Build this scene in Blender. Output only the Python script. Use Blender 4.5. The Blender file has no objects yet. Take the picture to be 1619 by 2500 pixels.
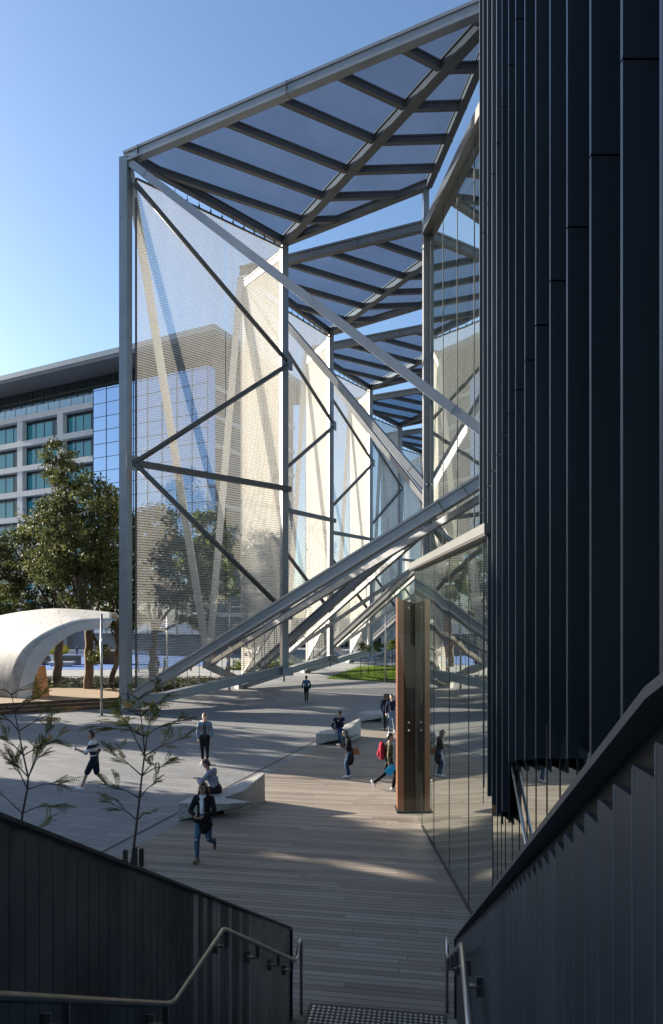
import bpy, math, random
import numpy as np
from mathutils import Vector, Matrix, Euler
R = math.radians
rnd = random.Random(7)
npr = np.random.RandomState(11)
sc = bpy.context.scene
COL = sc.collection
# ------------------------------------------------------------------ camera, sky, sun, exposure
F, CX, HY, EYE = 1619.0, 809.5, 1513.0, 5.0        # the photograph's focal length and horizon, in its own pixels
cam = bpy.data.cameras.new('camera'); camo = bpy.data.objects.new('camera', cam); COL.objects.link(camo)
camo.location = (0, 0, EYE); camo.rotation_euler = (R(90), 0, 0)
cam.sensor_fit = 'HORIZONTAL'; cam.sensor_width = 24; cam.lens = 24.0
cam.shift_y = 263 / 1619; cam.clip_end = 3000; cam.clip_start = 0.05
sc.camera = camo
SUN_EL = R(15.5); SUNX, SUNY = -0.906, 0.423          # horizontal direction towards the sun
SUN = Vector((SUNX * math.cos(SUN_EL), SUNY * math.cos(SUN_EL), math.sin(SUN_EL)))
w = bpy.data.worlds.new('World'); sc.world = w; w.use_nodes = True
nt = w.node_tree; bg = nt.nodes['Background']
sky = nt.nodes.new('ShaderNodeTexSky'); sky.sky_type = 'NISHITA'; sky.sun_disc = False
sky.sun_elevation = SUN_EL; sky.sun_rotation = math.atan2(SUNX, SUNY)
sky.air_density = 1.0; sky.dust_density = 1.1; sky.ozone_density = 3.0; sky.altitude = 50
nt.links.new(sky.outputs[0], bg.inputs[0]); bg.inputs[1].default_value = 0.08
sl = bpy.data.lights.new('sun', 'SUN'); sl.energy = 5.0; sl.angle = R(0.5); sl.color = (1.0, 0.89, 0.74)
so = bpy.data.objects.new('sun', sl); COL.objects.link(so)
so.rotation_euler = SUN.to_track_quat('Z', 'Y').to_euler(); so.location = (-40, 20, 60)
sc.view_settings.view_transform = 'Standard'; sc.view_settings.look = 'None'
sc.view_settings.exposure = 1.8; sc.view_settings.gamma = 1.0
sc.cycles.use_denoising = True
sc.cycles.max_bounces = 8; sc.cycles.transparent_max_bounces = 24
sc.cycles.caustics_reflective = False; sc.cycles.caustics_refractive = False
sc.cycles.sample_clamp_indirect = 4.0

# ------------------------------------------------------------------ helpers
def V(*a): return Vector(a)
def G(u, v, z=0.0):                                  # a place on the ground (or at height z) seen at a pixel of the photograph
    d = (EYE - z) * F / (v - HY)
    return Vector(((u - CX) / F * d, d, z))
def origin(o):
    p = Vector((0, 0, 0))
    while o is not None:
        p += o.location; o = o.parent
    return p
def tag(o, label=None, cat=None, group=None, kind=None):
    if label: o['label'] = label
    if cat: o['category'] = cat
    if group: o['group'] = group
    if kind: o['kind'] = kind
    return o
def thing(name, loc, label, cat, group=None, rz=0):
    o = bpy.data.objects.new(name, None); COL.objects.link(o); o.empty_display_size = 0.2
    o.location = loc; o.rotation_euler = (0, 0, rz)
    return tag(o, label, cat, group)
class MB:
    def __init__(s): s.v = []; s.f = []; s.m = []
    def add(s, vs, fs, m=0):
        b = len(s.v); s.v += [tuple(p) for p in vs]
        s.f += [tuple(b + i for i in f) for f in fs]; s.m += [m] * len(fs)
        return s
    def box(s, c, size, rz=0, m=0):
        x, y, z = [k / 2 for k in size]; ca, sa = math.cos(rz), math.sin(rz); vs = []
        for dz in (-z, z):
            for dx, dy in ((-x, -y), (x, -y), (x, y), (-x, y)):
                vs.append((c[0] + dx * ca - dy * sa, c[1] + dx * sa + dy * ca, c[2] + dz))
        return s.add(vs, [(3, 2, 1, 0), (4, 5, 6, 7), (0, 1, 5, 4), (1, 2, 6, 5), (2, 3, 7, 6), (3, 0, 4, 7)], m)
    def beam(s, p, q, wd, ht, up=(0, 0, 1), m=0):
        p, q = Vector(p), Vector(q); d = (q - p).normalized(); up = Vector(up)
        if abs(d.dot(up)) > 0.999: up = Vector((0, 1, 0))
        sd = d.cross(up).normalized(); u2 = sd.cross(d).normalized(); vs = []
        for c in (p, q):
            for a, b in ((-1, -1), (1, -1), (1, 1), (-1, 1)):
                vs.append(c + sd * (a * wd / 2) + u2 * (b * ht / 2))
        return s.add(vs, [(3, 2, 1, 0), (4, 5, 6, 7), (0, 1, 5, 4), (1, 2, 6, 5), (2, 3, 7, 6), (3, 0, 4, 7)], m)
    def ibeam(s, p, q, wd, ht, up=(0, 0, 1), m=0, fl=0.05):      # an I-section: web and two flanges
        p, q = Vector(p), Vector(q); d = (q - p).normalized(); up = Vector(up)
        sd = d.cross(up).normalized(); u2 = sd.cross(d).normalized()
        s.beam(p, q, wd * 0.7, ht - 2 * fl, up, m)
        for k in (-1, 1):
            o = u2 * (k * (ht / 2 - fl / 2)); s.beam(p + o, q + o, wd, fl, up, m)
        return s
    def tube(s, pts, rad, n=8, m=0, cap=True):
        pts = [Vector(p) for p in pts]; k = len(pts)
        if not hasattr(rad, '__len__'): rad = [rad] * k
        b = len(s.v); prev = None
        for i, p in enumerate(pts):
            d = (pts[min(i + 1, k - 1)] - pts[max(i - 1, 0)]).normalized()
            a = prev if prev is not None else (Vector((1, 0, 0)) if abs(d.x) < 0.9 else Vector((0, 1, 0)))
            a = (a - d * a.dot(d)).normalized(); prev = a; c = d.cross(a)
            for j in range(n):
                t = 2 * math.pi * j / n
                s.v.append(tuple(p + (a * math.cos(t) + c * math.sin(t)) * rad[i]))
        for i in range(k - 1):
            for j in range(n):
                s.f.append((b + i * n + j, b + i * n + (j + 1) % n, b + (i + 1) * n + (j + 1) % n, b + (i + 1) * n + j)); s.m.append(m)
        if cap:
            s.f.append(tuple(b + j for j in range(n))[::-1]); s.m.append(m)
            s.f.append(tuple(b + (k - 1) * n + j for j in range(n))); s.m.append(m)
        return s
    def prism(s, bot, top, m=0):
        n = len(bot); vs = list(bot) + list(top)
        fs = [tuple(range(n))[::-1], tuple(range(n, 2 * n))] + [(i, (i + 1) % n, n + (i + 1) % n, n + i) for i in range(n)]
        return s.add(vs, fs, m)
    def ball(s, c, r, m=0, n=10, k=7, rot=None):
        if not hasattr(r, '__len__'): r = (r, r, r)
        vs = []; fs = []
        for i in range(k + 1):
            th = math.pi * i / k
            for j in range(n):
                ph = 2 * math.pi * j / n
                p = Vector((r[0] * math.sin(th) * math.cos(ph), r[1] * math.sin(th) * math.sin(ph), r[2] * math.cos(th)))
                if rot is not None: p = rot @ p
                vs.append(Vector(c) + p)
        for i in range(k):
            for j in range(n):
                fs.append((i * n + j, (i + 1) * n + j, (i + 1) * n + (j + 1) % n, i * n + (j + 1) % n))
        return s.add(vs, fs, m)
    def build(s, name, mats, parent=None, smooth=False, bevel=0, flat_origin=None):
        off = origin(parent) if parent is not None else (Vector(flat_origin) if flat_origin is not None else Vector((0, 0, 0)))
        me = bpy.data.meshes.new(name)
        me.from_pydata([(p[0] - off.x, p[1] - off.y, p[2] - off.z) for p in s.v], [], s.f)
        if not isinstance(mats, (list, tuple)): mats = [mats]
        for m in mats: me.materials.append(m)
        if len(mats) > 1: me.polygons.foreach_set('material_index', s.m)
        if smooth: me.polygons.foreach_set('use_smooth', [True] * len(me.polygons))
        me.update()
        o = bpy.data.objects.new(name, me); COL.objects.link(o)
        if parent is not None: o.parent = parent
        elif flat_origin is not None: o.location = off
        if bevel:
            md = o.modifiers.new('bevel', 'BEVEL'); md.width = bevel; md.segments = 2; md.limit_method = 'ANGLE'
        return o
def copy_tree(o, parent=None):
    c = o.copy(); COL.objects.link(c)
    if parent is not None: c.parent = parent
    for ch in list(o.children): copy_tree(ch, c)
    return c
def structure(o, kind='structure'): o['kind'] = kind; return o

# ------------------------------------------------------------------ materials
def newmat(name):
    m = bpy.data.materials.new(name); m.use_nodes = True
    return m, m.node_tree, m.node_tree.nodes['Principled BSDF']
def N(t, typ, **kw):
    n = t.nodes.new(typ)
    for k, v in kw.items(): setattr(n, k, v)
    return n
def mathn(t, op, a, b=None, c=None):
    n = N(t, 'ShaderNodeMath', operation=op)
    for i, x in enumerate((a, b, c)):
        if x is None: continue
        if isinstance(x, (int, float)): n.inputs[i].default_value = x
        else: t.links.new(x, n.inputs[i])
    return n.outputs[0]
def mixc(t, f, a, b):
    n = N(t, 'ShaderNodeMix', data_type='RGBA')
    for i, x in ((0, f), (6, a), (7, b)):
        if isinstance(x, (int, float)): n.inputs[i].default_value = x
        elif isinstance(x, tuple): n.inputs[i].default_value = x if len(x) == 4 else (*x, 1)
        else: t.links.new(x, n.inputs[i])
    return n.outputs[2]
def pos(t, world=True):
    if world: return N(t, 'ShaderNodeNewGeometry').outputs['Position']
    return N(t, 'ShaderNodeTexCoord').outputs['Object']
def noise(t, vec, scale, detail=4, rough=0.55, dist=0):
    n = N(t, 'ShaderNodeTexNoise'); n.inputs['Scale'].default_value = scale; n.inputs['Detail'].default_value = detail
    n.inputs['Roughness'].default_value = rough; n.inputs['Distortion'].default_value = dist
    t.links.new(vec, n.inputs['Vector']); return n.outputs[0]
def ramp(t, f, *stops):
    n = N(t, 'ShaderNodeValToRGB'); e = n.color_ramp.elements
    while len(e) < len(stops): e.new(0.5)
    for k, (p, c) in enumerate(stops):
        e[k].position = p; e[k].color = (*c, 1) if isinstance(c, tuple) else (c, c, c, 1)
    t.links.new(f, n.inputs[0]); return n.outputs[0]
def scaled(t, vec, s, rot=0):
    n = N(t, 'ShaderNodeMapping'); n.inputs['Scale'].default_value = s; n.inputs['Rotation'].default_value = (0, 0, rot)
    t.links.new(vec, n.inputs['Vector']); return n.outputs[0]
def bump(t, b, h, strength, dist=0.02):
    n = N(t, 'ShaderNodeBump'); n.inputs['Strength'].default_value = strength; n.inputs['Distance'].default_value = dist
    t.links.new(h, n.inputs['Height']); t.links.new(n.outputs[0], b.inputs['Normal'])
def simple(name, c, rough=0.6, metal=0.0, var=0.15, scale=3.0, stretch=(1, 1, 1), bmp=0.0, world=False, spec=0.5):
    m, t, b = newmat(name)
    p = scaled(t, pos(t, world), stretch); n = noise(t, p, scale, 5)
    f = ramp(t, n, (0.3, 0.0), (0.7, 1.0))
    lo = tuple(k * (1 - var) for k in c); hi = tuple(min(1, k * (1 + var)) for k in c)
    t.links.new(mixc(t, f, lo, hi), b.inputs['Base Color'])
    b.inputs['Roughness'].default_value = rough; b.inputs['Metallic'].default_value = metal
    b.inputs['Specular IOR Level'].default_value = spec
    if bmp: bump(t, b, n, bmp)
    return m
def mirror(name, c, wav, wscale, lo=.3, hi=.85, tint=(.88, .93, .88)):
    m, t, b = newmat(name); b.inputs['Base Color'].default_value = (*c, 1); b.inputs['Roughness'].default_value = .1
    gl = N(t, 'ShaderNodeBsdfGlossy'); gl.inputs['Roughness'].default_value = 0.0; gl.inputs[0].default_value = (*tint, 1)
    lw = N(t, 'ShaderNodeLayerWeight'); lw.inputs[0].default_value = .5
    mr = N(t, 'ShaderNodeMapRange'); mr.inputs[3].default_value = lo; mr.inputs[4].default_value = hi; t.links.new(lw.outputs['Facing'], mr.inputs[0])
    mx = N(t, 'ShaderNodeMixShader'); t.links.new(mr.outputs[0], mx.inputs[0]); t.links.new(b.outputs[0], mx.inputs[1]); t.links.new(gl.outputs[0], mx.inputs[2])
    bn = N(t, 'ShaderNodeBump'); bn.inputs['Strength'].default_value = wav; bn.inputs['Distance'].default_value = .1
    t.links.new(noise(t, scaled(t, pos(t), (1, 1, .5)), wscale, 1), bn.inputs['Height']); t.links.new(bn.outputs[0], gl.inputs['Normal'])
    t.links.new(mx.outputs[0], t.nodes['Material Output'].inputs[0]); return m
def glassy(name, c, ior=1.8, rough=0.01, wav=0.0, wscale=0.6):
    m, t, b = newmat(name)
    b.inputs['Base Color'].default_value = (*c, 1); b.inputs['Roughness'].default_value = rough; b.inputs['IOR'].default_value = ior
    if wav: bump(t, b, noise(t, scaled(t, pos(t), (1, 1, 0.45)), wscale, 2), wav, 0.1)
    return m
M = {}
M['steel'] = simple('painted_grey_steel', (0.26, 0.275, 0.295), 0.38, 0.25, 0.08, 1.5)
M['steel_dark'] = simple('dark_grey_steel', (0.115, 0.115, 0.115), 0.5, 0.1, 0.12, 1.5)
M['steel_pale'] = simple('pale_grey_steel', (0.5, 0.5, 0.49), 0.45, 0.1, 0.06, 1.5)
M['stainless'] = simple('brushed_stainless', (0.42, 0.41, 0.39), 0.28, 0.9, 0.1, 8)
M['black'] = simple('black_metal', (0.012, 0.012, 0.014), 0.5)
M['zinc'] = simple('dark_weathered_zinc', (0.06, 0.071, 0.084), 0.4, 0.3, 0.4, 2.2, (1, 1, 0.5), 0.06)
M['zinc_edge'] = simple('zinc_edge_glint', (0.16, 0.18, 0.2), 0.35, 0.4, 0.2, 3)  # sky glint along each slat edge, painted as paler metal
M['zinc_lifted'] = simple('weathered_zinc_lifted', (0.25, 0.27, 0.28), 0.42, 0.6, 0.5, 1.6, (1, 1, 0.5), 0.06)  # same zinc, lightened to make up for the dim left wall
M['zinc_reflected'] = simple('zinc_with_reflected_light', (0.72, 0.74, 0.71), 0.5, 0.35, 0.4, 2.2, (1, 1, 0.35), 0.06)  # light thrown back by the glass, painted as brighter slats
M['coping'] = simple('dark_coping_metal', (0.11, 0.12, 0.13), 0.42, 0.4, 0.25, 3)
M['navy'] = simple('navy_cladding_metal', (0.055, 0.068, 0.084), 0.33, 0.6, 0.35, 0.35, (1, 1, 0.25), spec=0.5)
M['panel_edge'] = simple('panel_edge_glint', (0.10, 0.125, 0.16), 0.4, 0.2, 0.1, 1)  # thin line of sky light on each panel edge, painted lighter
M['white'] = simple('white_concrete', (0.55, 0.55, 0.54), 0.7, 0, 0.08, 2)
M['glass1'] = mirror('reflective_glass', (0.016, 0.022, 0.02), .06, .5, .25, .85)
M['glass2'] = mirror('facade_glass', (0.02, 0.03, 0.032), .06, .3, .25, .8)
M['teal'] = glassy('teal_window_glass', (0.04, 0.24, 0.27), 1.6, 0.05)
M['blueglass'] = mirror('blue_curtain_glass', (0.04, 0.09, 0.2), .02, .2, .5, .85, (.5, .62, .8))
M['darkglass'] = glassy('dark_shaded_glass', (0.012, 0.022, 0.028), 1.5, 0.05)
M['skin'] = simple('skin', (0.42, 0.25, 0.17), 0.55, 0, 0.06, 20)
M['skin_light'] = simple('pale_skin', (0.55, 0.36, 0.27), 0.55, 0, 0.06, 20)
M['hair'] = simple('black_hair', (0.012, 0.010, 0.009), 0.45, 0, 0.4, 40, (1, 1, 0.2))
M['hair_brown'] = simple('brown_hair', (0.06, 0.032, 0.018), 0.5, 0, 0.4, 40, (1, 1, 0.2))
M['eye'] = simple('dark_eye', (0.01, 0.008, 0.007), 0.2)
M['lip'] = simple('lip', (0.3, 0.12, 0.09), 0.5)
def cloth(name, c, var=0.25): return simple(name, c, 0.9, 0, var, 14, (1, 1, 1), 0.25, spec=0.2)
M['denim'] = cloth('blue_denim', (0.06, 0.12, 0.2)); M['denim_pale'] = cloth('washed_denim', (0.17, 0.24, 0.32), 0.35)
M['jeans'] = cloth('blue_jeans', (0.035, 0.075, 0.15)); M['jeans_pale'] = cloth('pale_jeans', (0.18, 0.23, 0.3))
M['cloth_black'] = cloth('black_cloth', (0.012, 0.012, 0.015)); M['cloth_navy'] = cloth('navy_cloth', (0.015, 0.02, 0.045))
M['cloth_grey'] = cloth('grey_hoodie_cloth', (0.30, 0.30, 0.36), 0.1); M['cloth_white'] = cloth('white_cloth', (0.7, 0.7, 0.72), 0.08)
M['cloth_char'] = cloth('charcoal_cloth', (0.05, 0.05, 0.055)); M['cloth_red'] = cloth('red_cloth', (0.3, 0.02, 0.04))
M['shoe_white'] = simple('white_shoe', (0.75, 0.75, 0.74), 0.5); M['shoe_black'] = simple('black_shoe', (0.015, 0.015, 0.016), 0.5)
M['tan'] = simple('tan_leather', (0.3, 0.14, 0.05), 0.5); M['cyan'] = simple('cyan_plastic', (0.0, 0.38, 0.75), 0.35, 0, 0.02)
M['print'] = simple('cyan_print', (0.25, 0.62, 0.72), 0.8); M['purple'] = simple('purple_bag', (0.2, 0.02, 0.25), 0.6)
M['phone'] = simple('phone_black', (0.02, 0.02, 0.022), 0.2)
M['bark'] = simple('grey_brown_bark', (0.14, 0.105, 0.08), 0.9, 0, 0.45, 5, (1, 1, 0.25), 0.6)
M['bark_dark'] = simple('dark_sapling_bark', (0.06, 0.045, 0.035), 0.85, 0, 0.35, 12, (1, 1, 0.3), 0.3)
M['yellow'] = simple('yellow_plastic', (0.75, 0.5, 0.02), 0.4); M['corten'] = simple('rusty_brown_steel', (0.12, 0.055, 0.03), 0.7, 0.1, 0.35, 3)
M['mulch'] = simple('dark_mulch', (0.035, 0.026, 0.02), 0.95, 0, 0.6, 9, (1, 1, 1), 0.8, True)
M['blue_rubber'] = simple('blue_rubber_surface', (0.03, 0.12, 0.36), 0.85, 0, 0.25, 0.4, world=True)
M['path'] = simple('pale_path_concrete', (0.24, 0.25, 0.25), 0.85, 0, 0.12, 1.2, world=True)
M['timber'] = simple('warm_timber_platform', (0.32, 0.24, 0.17), 0.7, 0, 0.3, 2.5, (0.3, 4, 1))
M['plywood'] = simple('orange_plywood', (0.5, 0.22, 0.07), 0.55, 0, 0.3, 2, (1, 1, 4))
def leafmat(name, c, var=0.35, trans=0.35):
    m, t, b = newmat(name)
    n = noise(t, pos(t), 0.9, 3); f = ramp(t, n, (0.35, 0.0), (0.65, 1.0))
    cc = mixc(t, f, tuple(k * (1 - var) for k in c), tuple(k * (1 + var) for k in c))
    t.links.new(cc, b.inputs['Base Color']); b.inputs['Roughness'].default_value = 0.6; b.inputs['Specular IOR Level'].default_value = 0.15
    tr = N(t, 'ShaderNodeBsdfTranslucent'); t.links.new(cc, tr.inputs[0])
    mx = N(t, 'ShaderNodeMixShader'); mx.inputs[0].default_value = trans
    t.links.new(b.outputs[0], mx.inputs[1]); t.links.new(tr.outputs[0], mx.inputs[2])
    t.links.new(mx.outputs[0], t.nodes['Material Output'].inputs[0]); return m
M['leaf_a'] = leafmat('dark_green_leaf', (0.048, 0.062, 0.024)); M['leaf_b'] = leafmat('olive_green_leaf', (0.098, 0.112, 0.04))
M['leaf_c'] = leafmat('bright_green_leaf', (0.13, 0.19, 0.03)); M['leaf_y'] = leafmat('yellowing_leaf', (0.36, 0.22, 0.04))
M['leaf_s'] = leafmat('sapling_leaf', (0.13, 0.14, 0.03)); M['ivy'] = leafmat('ground_ivy_leaf', (0.05, 0.06, 0.028))
M['grass'] = leafmat('sunlit_grass', (0.12, 0.20, 0.02))
def deck_mat():
    m, t, b = newmat('weathered_deck_boards')
    p = scaled(t, pos(t), (1, 1, 1), R(9)); s = N(t, 'ShaderNodeSeparateXYZ'); t.links.new(p, s.inputs[0])
    y = mathn(t, 'DIVIDE', s.outputs[1], 0.122); idx = mathn(t, 'FLOOR', y); fr = mathn(t, 'FRACT', y)
    wn = N(t, 'ShaderNodeTexWhiteNoise', noise_dimensions='1D'); t.links.new(idx, wn.inputs['W'])
    xo = mathn(t, 'ADD', mathn(t, 'DIVIDE', s.outputs[0], 3.6), mathn(t, 'MULTIPLY', wn.outputs[0], 7.3))
    wn2 = N(t, 'ShaderNodeTexWhiteNoise', noise_dimensions='2D')
    cb = N(t, 'ShaderNodeCombineXYZ'); t.links.new(mathn(t, 'FLOOR', xo), cb.inputs[0]); t.links.new(idx, cb.inputs[1]); t.links.new(cb.outputs[0], wn2.inputs['Vector'])
    grain = noise(t, scaled(t, p, (0.8, 22, 1)), 2.0, 6); big = noise(t, p, 0.35, 4)
    c = ramp(t, wn2.outputs[0], (0.0, (0.165, 0.136, 0.11)), (0.5, (0.26, 0.222, 0.182)), (1.0, (0.37, 0.325, 0.275)))
    c = mixc(t, ramp(t, grain, (0.3, 0.0), (0.75, 0.6)), c, (0.11, 0.088, 0.07)); c = mixc(t, ramp(t, big, (0.35, 0.0), (0.75, 0.35)), c, (0.4, 0.355, 0.305))
    gap = mathn(t, 'LESS_THAN', fr, 0.09); end = mathn(t, 'LESS_THAN', mathn(t, 'FRACT', xo), 0.0022)
    gp = mathn(t, 'MAXIMUM', gap, end)
    t.links.new(mixc(t, gp, c, (0.02, 0.017, 0.014)), b.inputs['Base Color']); b.inputs['Roughness'].default_value = 0.72
    bump(t, b, mathn(t, 'ADD', mathn(t, 'MULTIPLY', gp, -1.0), mathn(t, 'MULTIPLY', grain, 0.3)), 0.5, 0.008); return m
M['deck'] = deck_mat()
def paving_mat():
    m, t, b = newmat('grey_stone_pavers')
    p = scaled(t, pos(t), (1, 1, 1), R(18.4))
    br = N(t, 'ShaderNodeTexBrick'); t.links.new(p, br.inputs['Vector'])
    br.inputs['Scale'].default_value = 1.0; br.inputs['Brick Width'].default_value = 0.9; br.inputs['Row Height'].default_value = 0.3
    br.inputs['Mortar Size'].default_value = 0.010; br.inputs['Mortar Smooth'].default_value = 0.2; br.inputs['Bias'].default_value = -0.2
    br.inputs['Color1'].default_value = (0.155, 0.165, 0.18, 1); br.inputs['Color2'].default_value = (0.24, 0.246, 0.252, 1); br.inputs['Mortar'].default_value = (0.04, 0.04, 0.044, 1)
    big = noise(t, pos(t), 0.22, 5); fine = noise(t, pos(t), 9, 6)
    c = mixc(t, ramp(t, big, (0.3, 0.0), (0.75, 0.5)), br.outputs[0], (0.26, 0.26, 0.255))
    c = mixc(t, ramp(t, fine, (0.35, 0.35), (0.65, 0.0)), c, (0.13, 0.135, 0.145))
    t.links.new(c, b.inputs['Base Color']); b.inputs['Roughness'].default_value = 0.7
    bump(t, b, br.outputs['Fac'], -0.3, 0.004); return m
M['paving'] = paving_mat()
M['slot'] = simple('dark_drain_slot', (0.03, 0.03, 0.032), 0.7); M['stone_band'] = simple('plain_stone_band', (0.2, 0.205, 0.205), 0.75, 0, 0.15, 1.5, world=True)
def terrazzo():
    m, t, b = newmat('speckled_terrazzo')
    n = noise(t, pos(t, False), 34, 3, 0.7); f = noise(t, pos(t, False), 1.2, 4)
    c = ramp(t, n, (0.36, (0.12, 0.12, 0.115)), (0.47, (0.42, 0.41, 0.385)), (0.62, (0.62, 0.6, 0.56)))
    t.links.new(mixc(t, ramp(t, f, (0.4, 0.0), (0.8, 0.25)), c, (0.3, 0.29, 0.26)), b.inputs['Base Color']); b.inputs['Roughness'].default_value = 0.55; return m
M['terrazzo'] = terrazzo()
def mesh_mat():
    m, t, b = newmat('woven_metal_mesh')
    s = N(t, 'ShaderNodeSeparateXYZ'); t.links.new(pos(t), s.inputs[0])
    wv = mathn(t, 'ABSOLUTE', mathn(t, 'SUBTRACT', mathn(t, 'FRACT', mathn(t, 'DIVIDE', s.outputs[2], 0.147)), 0.5))
    st = ramp(t, wv, (0.16, 0.26), (0.36, 0.63)); big = noise(t, scaled(t, pos(t), (0.25, 0.25, 0.25)), 1.0, 4)
    al = mathn(t, 'ADD', st, mathn(t, 'MULTIPLY', mathn(t, 'SUBTRACT', big, 0.5), 0.12))
    c = mixc(t, ramp(t, noise(t, scaled(t, pos(t), (1.5, 1.5, 0.08)), 1.0, 3), (0.3, 0.0), (0.7, 1.0)), (0.56, 0.545, 0.50), (0.64, 0.625, 0.58))
    df = N(t, 'ShaderNodeBsdfDiffuse'); t.links.new(c, df.inputs[0])
    tl = N(t, 'ShaderNodeBsdfTranslucent'); t.links.new(c, tl.inputs[0])
    m1 = N(t, 'ShaderNodeMixShader'); m1.inputs[0].default_value = 0.15; t.links.new(df.outputs[0], m1.inputs[1]); t.links.new(tl.outputs[0], m1.inputs[2])
    lw = N(t, 'ShaderNodeLayerWeight'); lw.inputs[0].default_value = .5                       # wires overlap when seen at a slant
    cs = mathn(t, 'MAXIMUM', mathn(t, 'SUBTRACT', 1.0, lw.outputs['Facing']), 0.15)
    al = mathn(t, 'SUBTRACT', 1.0, mathn(t, 'POWER', mathn(t, 'SUBTRACT', 1.0, al), mathn(t, 'DIVIDE', 0.85, cs)))
    tp = N(t, 'ShaderNodeBsdfTransparent'); m2 = N(t, 'ShaderNodeMixShader'); t.links.new(al, m2.inputs[0])
    t.links.new(tp.outputs[0], m2.inputs[1]); t.links.new(m1.outputs[0], m2.inputs[2])
    t.links.new(m2.outputs[0], t.nodes['Material Output'].inputs[0]); return m
M['mesh'] = mesh_mat()
def roof_glass():
    m, t, b = newmat('fritted_roof_glass')
    tp = N(t, 'ShaderNodeBsdfTransparent'); n = noise(t, scaled(t, pos(t), (0.5, 0.5, 1)), 1.0, 3)
    t.links.new(mixc(t, n, (0.44, 0.50, 0.57), (0.56, 0.63, 0.71)), tp.inputs[0])
    b.inputs['Base Color'].default_value = (0.12, 0.14, 0.17, 1); b.inputs['Roughness'].default_value = 0.1
    mx = N(t, 'ShaderNodeMixShader'); mx.inputs[0].default_value = 0.12; tl = N(t, 'ShaderNodeBsdfTranslucent'); tl.inputs[0].default_value = (.55, .55, .55, 1); m0 = N(t, 'ShaderNodeMixShader'); m0.inputs[0].default_value = .07
    t.links.new(tp.outputs[0], m0.inputs[1]); t.links.new(tl.outputs[0], m0.inputs[2]); t.links.new(m0.outputs[0], mx.inputs[1]); t.links.new(b.outputs[0], mx.inputs[2])
    t.links.new(mx.outputs[0], t.nodes['Material Output'].inputs[0]); return m
M['roofglass'] = roof_glass()
def clear_glass(name, c, refl=0.18):
    m, t, b = newmat(name)
    tp = N(t, 'ShaderNodeBsdfTransparent'); tp.inputs[0].default_value = (*c, 1)
    gl = N(t, 'ShaderNodeBsdfGlossy'); gl.inputs['Roughness'].default_value = 0.01
    mx = N(t, 'ShaderNodeMixShader'); mx.inputs[0].default_value = refl; t.links.new(tp.outputs[0], mx.inputs[1]); t.links.new(gl.outputs[0], mx.inputs[2])
    t.links.new(mx.outputs[0], t.nodes['Material Output'].inputs[0]); return m
M['clear'] = clear_glass('clear_door_glass', (0.86, 0.9, 0.87), 0.04); M['railglass'] = clear_glass('pale_rail_glass', (0.6, 0.78, 0.8), 0.2)
def shell_mat():
    m, t, b = newmat('stained_white_shell')
    s = N(t, 'ShaderNodeSeparateXYZ'); p = pos(t); t.links.new(p, s.inputs[0])
    st = noise(t, scaled(t, p, (1.6, 1.6, 0.3)), 1.6, 6); lo = ramp(t, s.outputs[2], (0.0, 0.0), (1.0, 1.0))
    mr = N(t, 'ShaderNodeMapRange'); mr.inputs[1].default_value = 0.4; mr.inputs[2].default_value = 3.2; mr.inputs[3].default_value = 0.9; mr.inputs[4].default_value = 0.3; t.links.new(s.outputs[2], mr.inputs[0])
    f = mathn(t, 'MULTIPLY', ramp(t, st, (0.34, 0.0), (0.6, 1.0)), mr.outputs[0])
    tri = mathn(t, 'ABSOLUTE', mathn(t, 'SUBTRACT', mathn(t, 'FRACT', mathn(t, 'DIVIDE', mathn(t, 'ADD', s.outputs[0], mathn(t, 'MULTIPLY', s.outputs[1], -0.4)), 1.9)), 0.5))
    ln = mathn(t, 'LESS_THAN', mathn(t, 'FRACT', mathn(t, 'DIVIDE', mathn(t, 'ADD', s.outputs[2], mathn(t, 'MULTIPLY', tri, 0.8)), 0.82)), 0.035)
    c = mixc(t, f, (0.55, 0.55, 0.53), (0.15, 0.145, 0.14)); c = mixc(t, mathn(t, 'MULTIPLY', ln, 0.75), c, (0.12, 0.12, 0.12))
    t.links.new(c, b.inputs['Base Color']); b.inputs['Roughness'].default_value = 0.6; return m
M['shell'] = shell_mat()
def copper():
    m, t, b = newmat('dark_copper_panel')
    n = noise(t, scaled(t, pos(t), (4, 4, 0.5)), 1.2, 5)
    t.links.new(ramp(t, n, (0.3, (0.105, 0.038, 0.018)), (0.7, (0.17, 0.066, 0.03))), b.inputs['Base Color'])
    b.inputs['Metallic'].default_value = 0.05; b.inputs['Roughness'].default_value = 0.36; return m
M['copper'] = copper()
def striped_cloth():
    m, t, b = newmat('striped_rugby_cloth')
    s = N(t, 'ShaderNodeSeparateXYZ'); t.links.new(pos(t), s.inputs[0])
    f = mathn(t, 'GREATER_THAN', mathn(t, 'FRACT', mathn(t, 'DIVIDE', mathn(t, 'SUBTRACT', s.outputs[2], 0.95), 0.21)), 0.5)
    t.links.new(mixc(t, f, (0.72, 0.71, 0.68), (0.012, 0.015, 0.035)), b.inputs['Base Color']); b.inputs['Roughness'].default_value = 0.9; return m
M['striped'] = striped_cloth()
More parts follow.
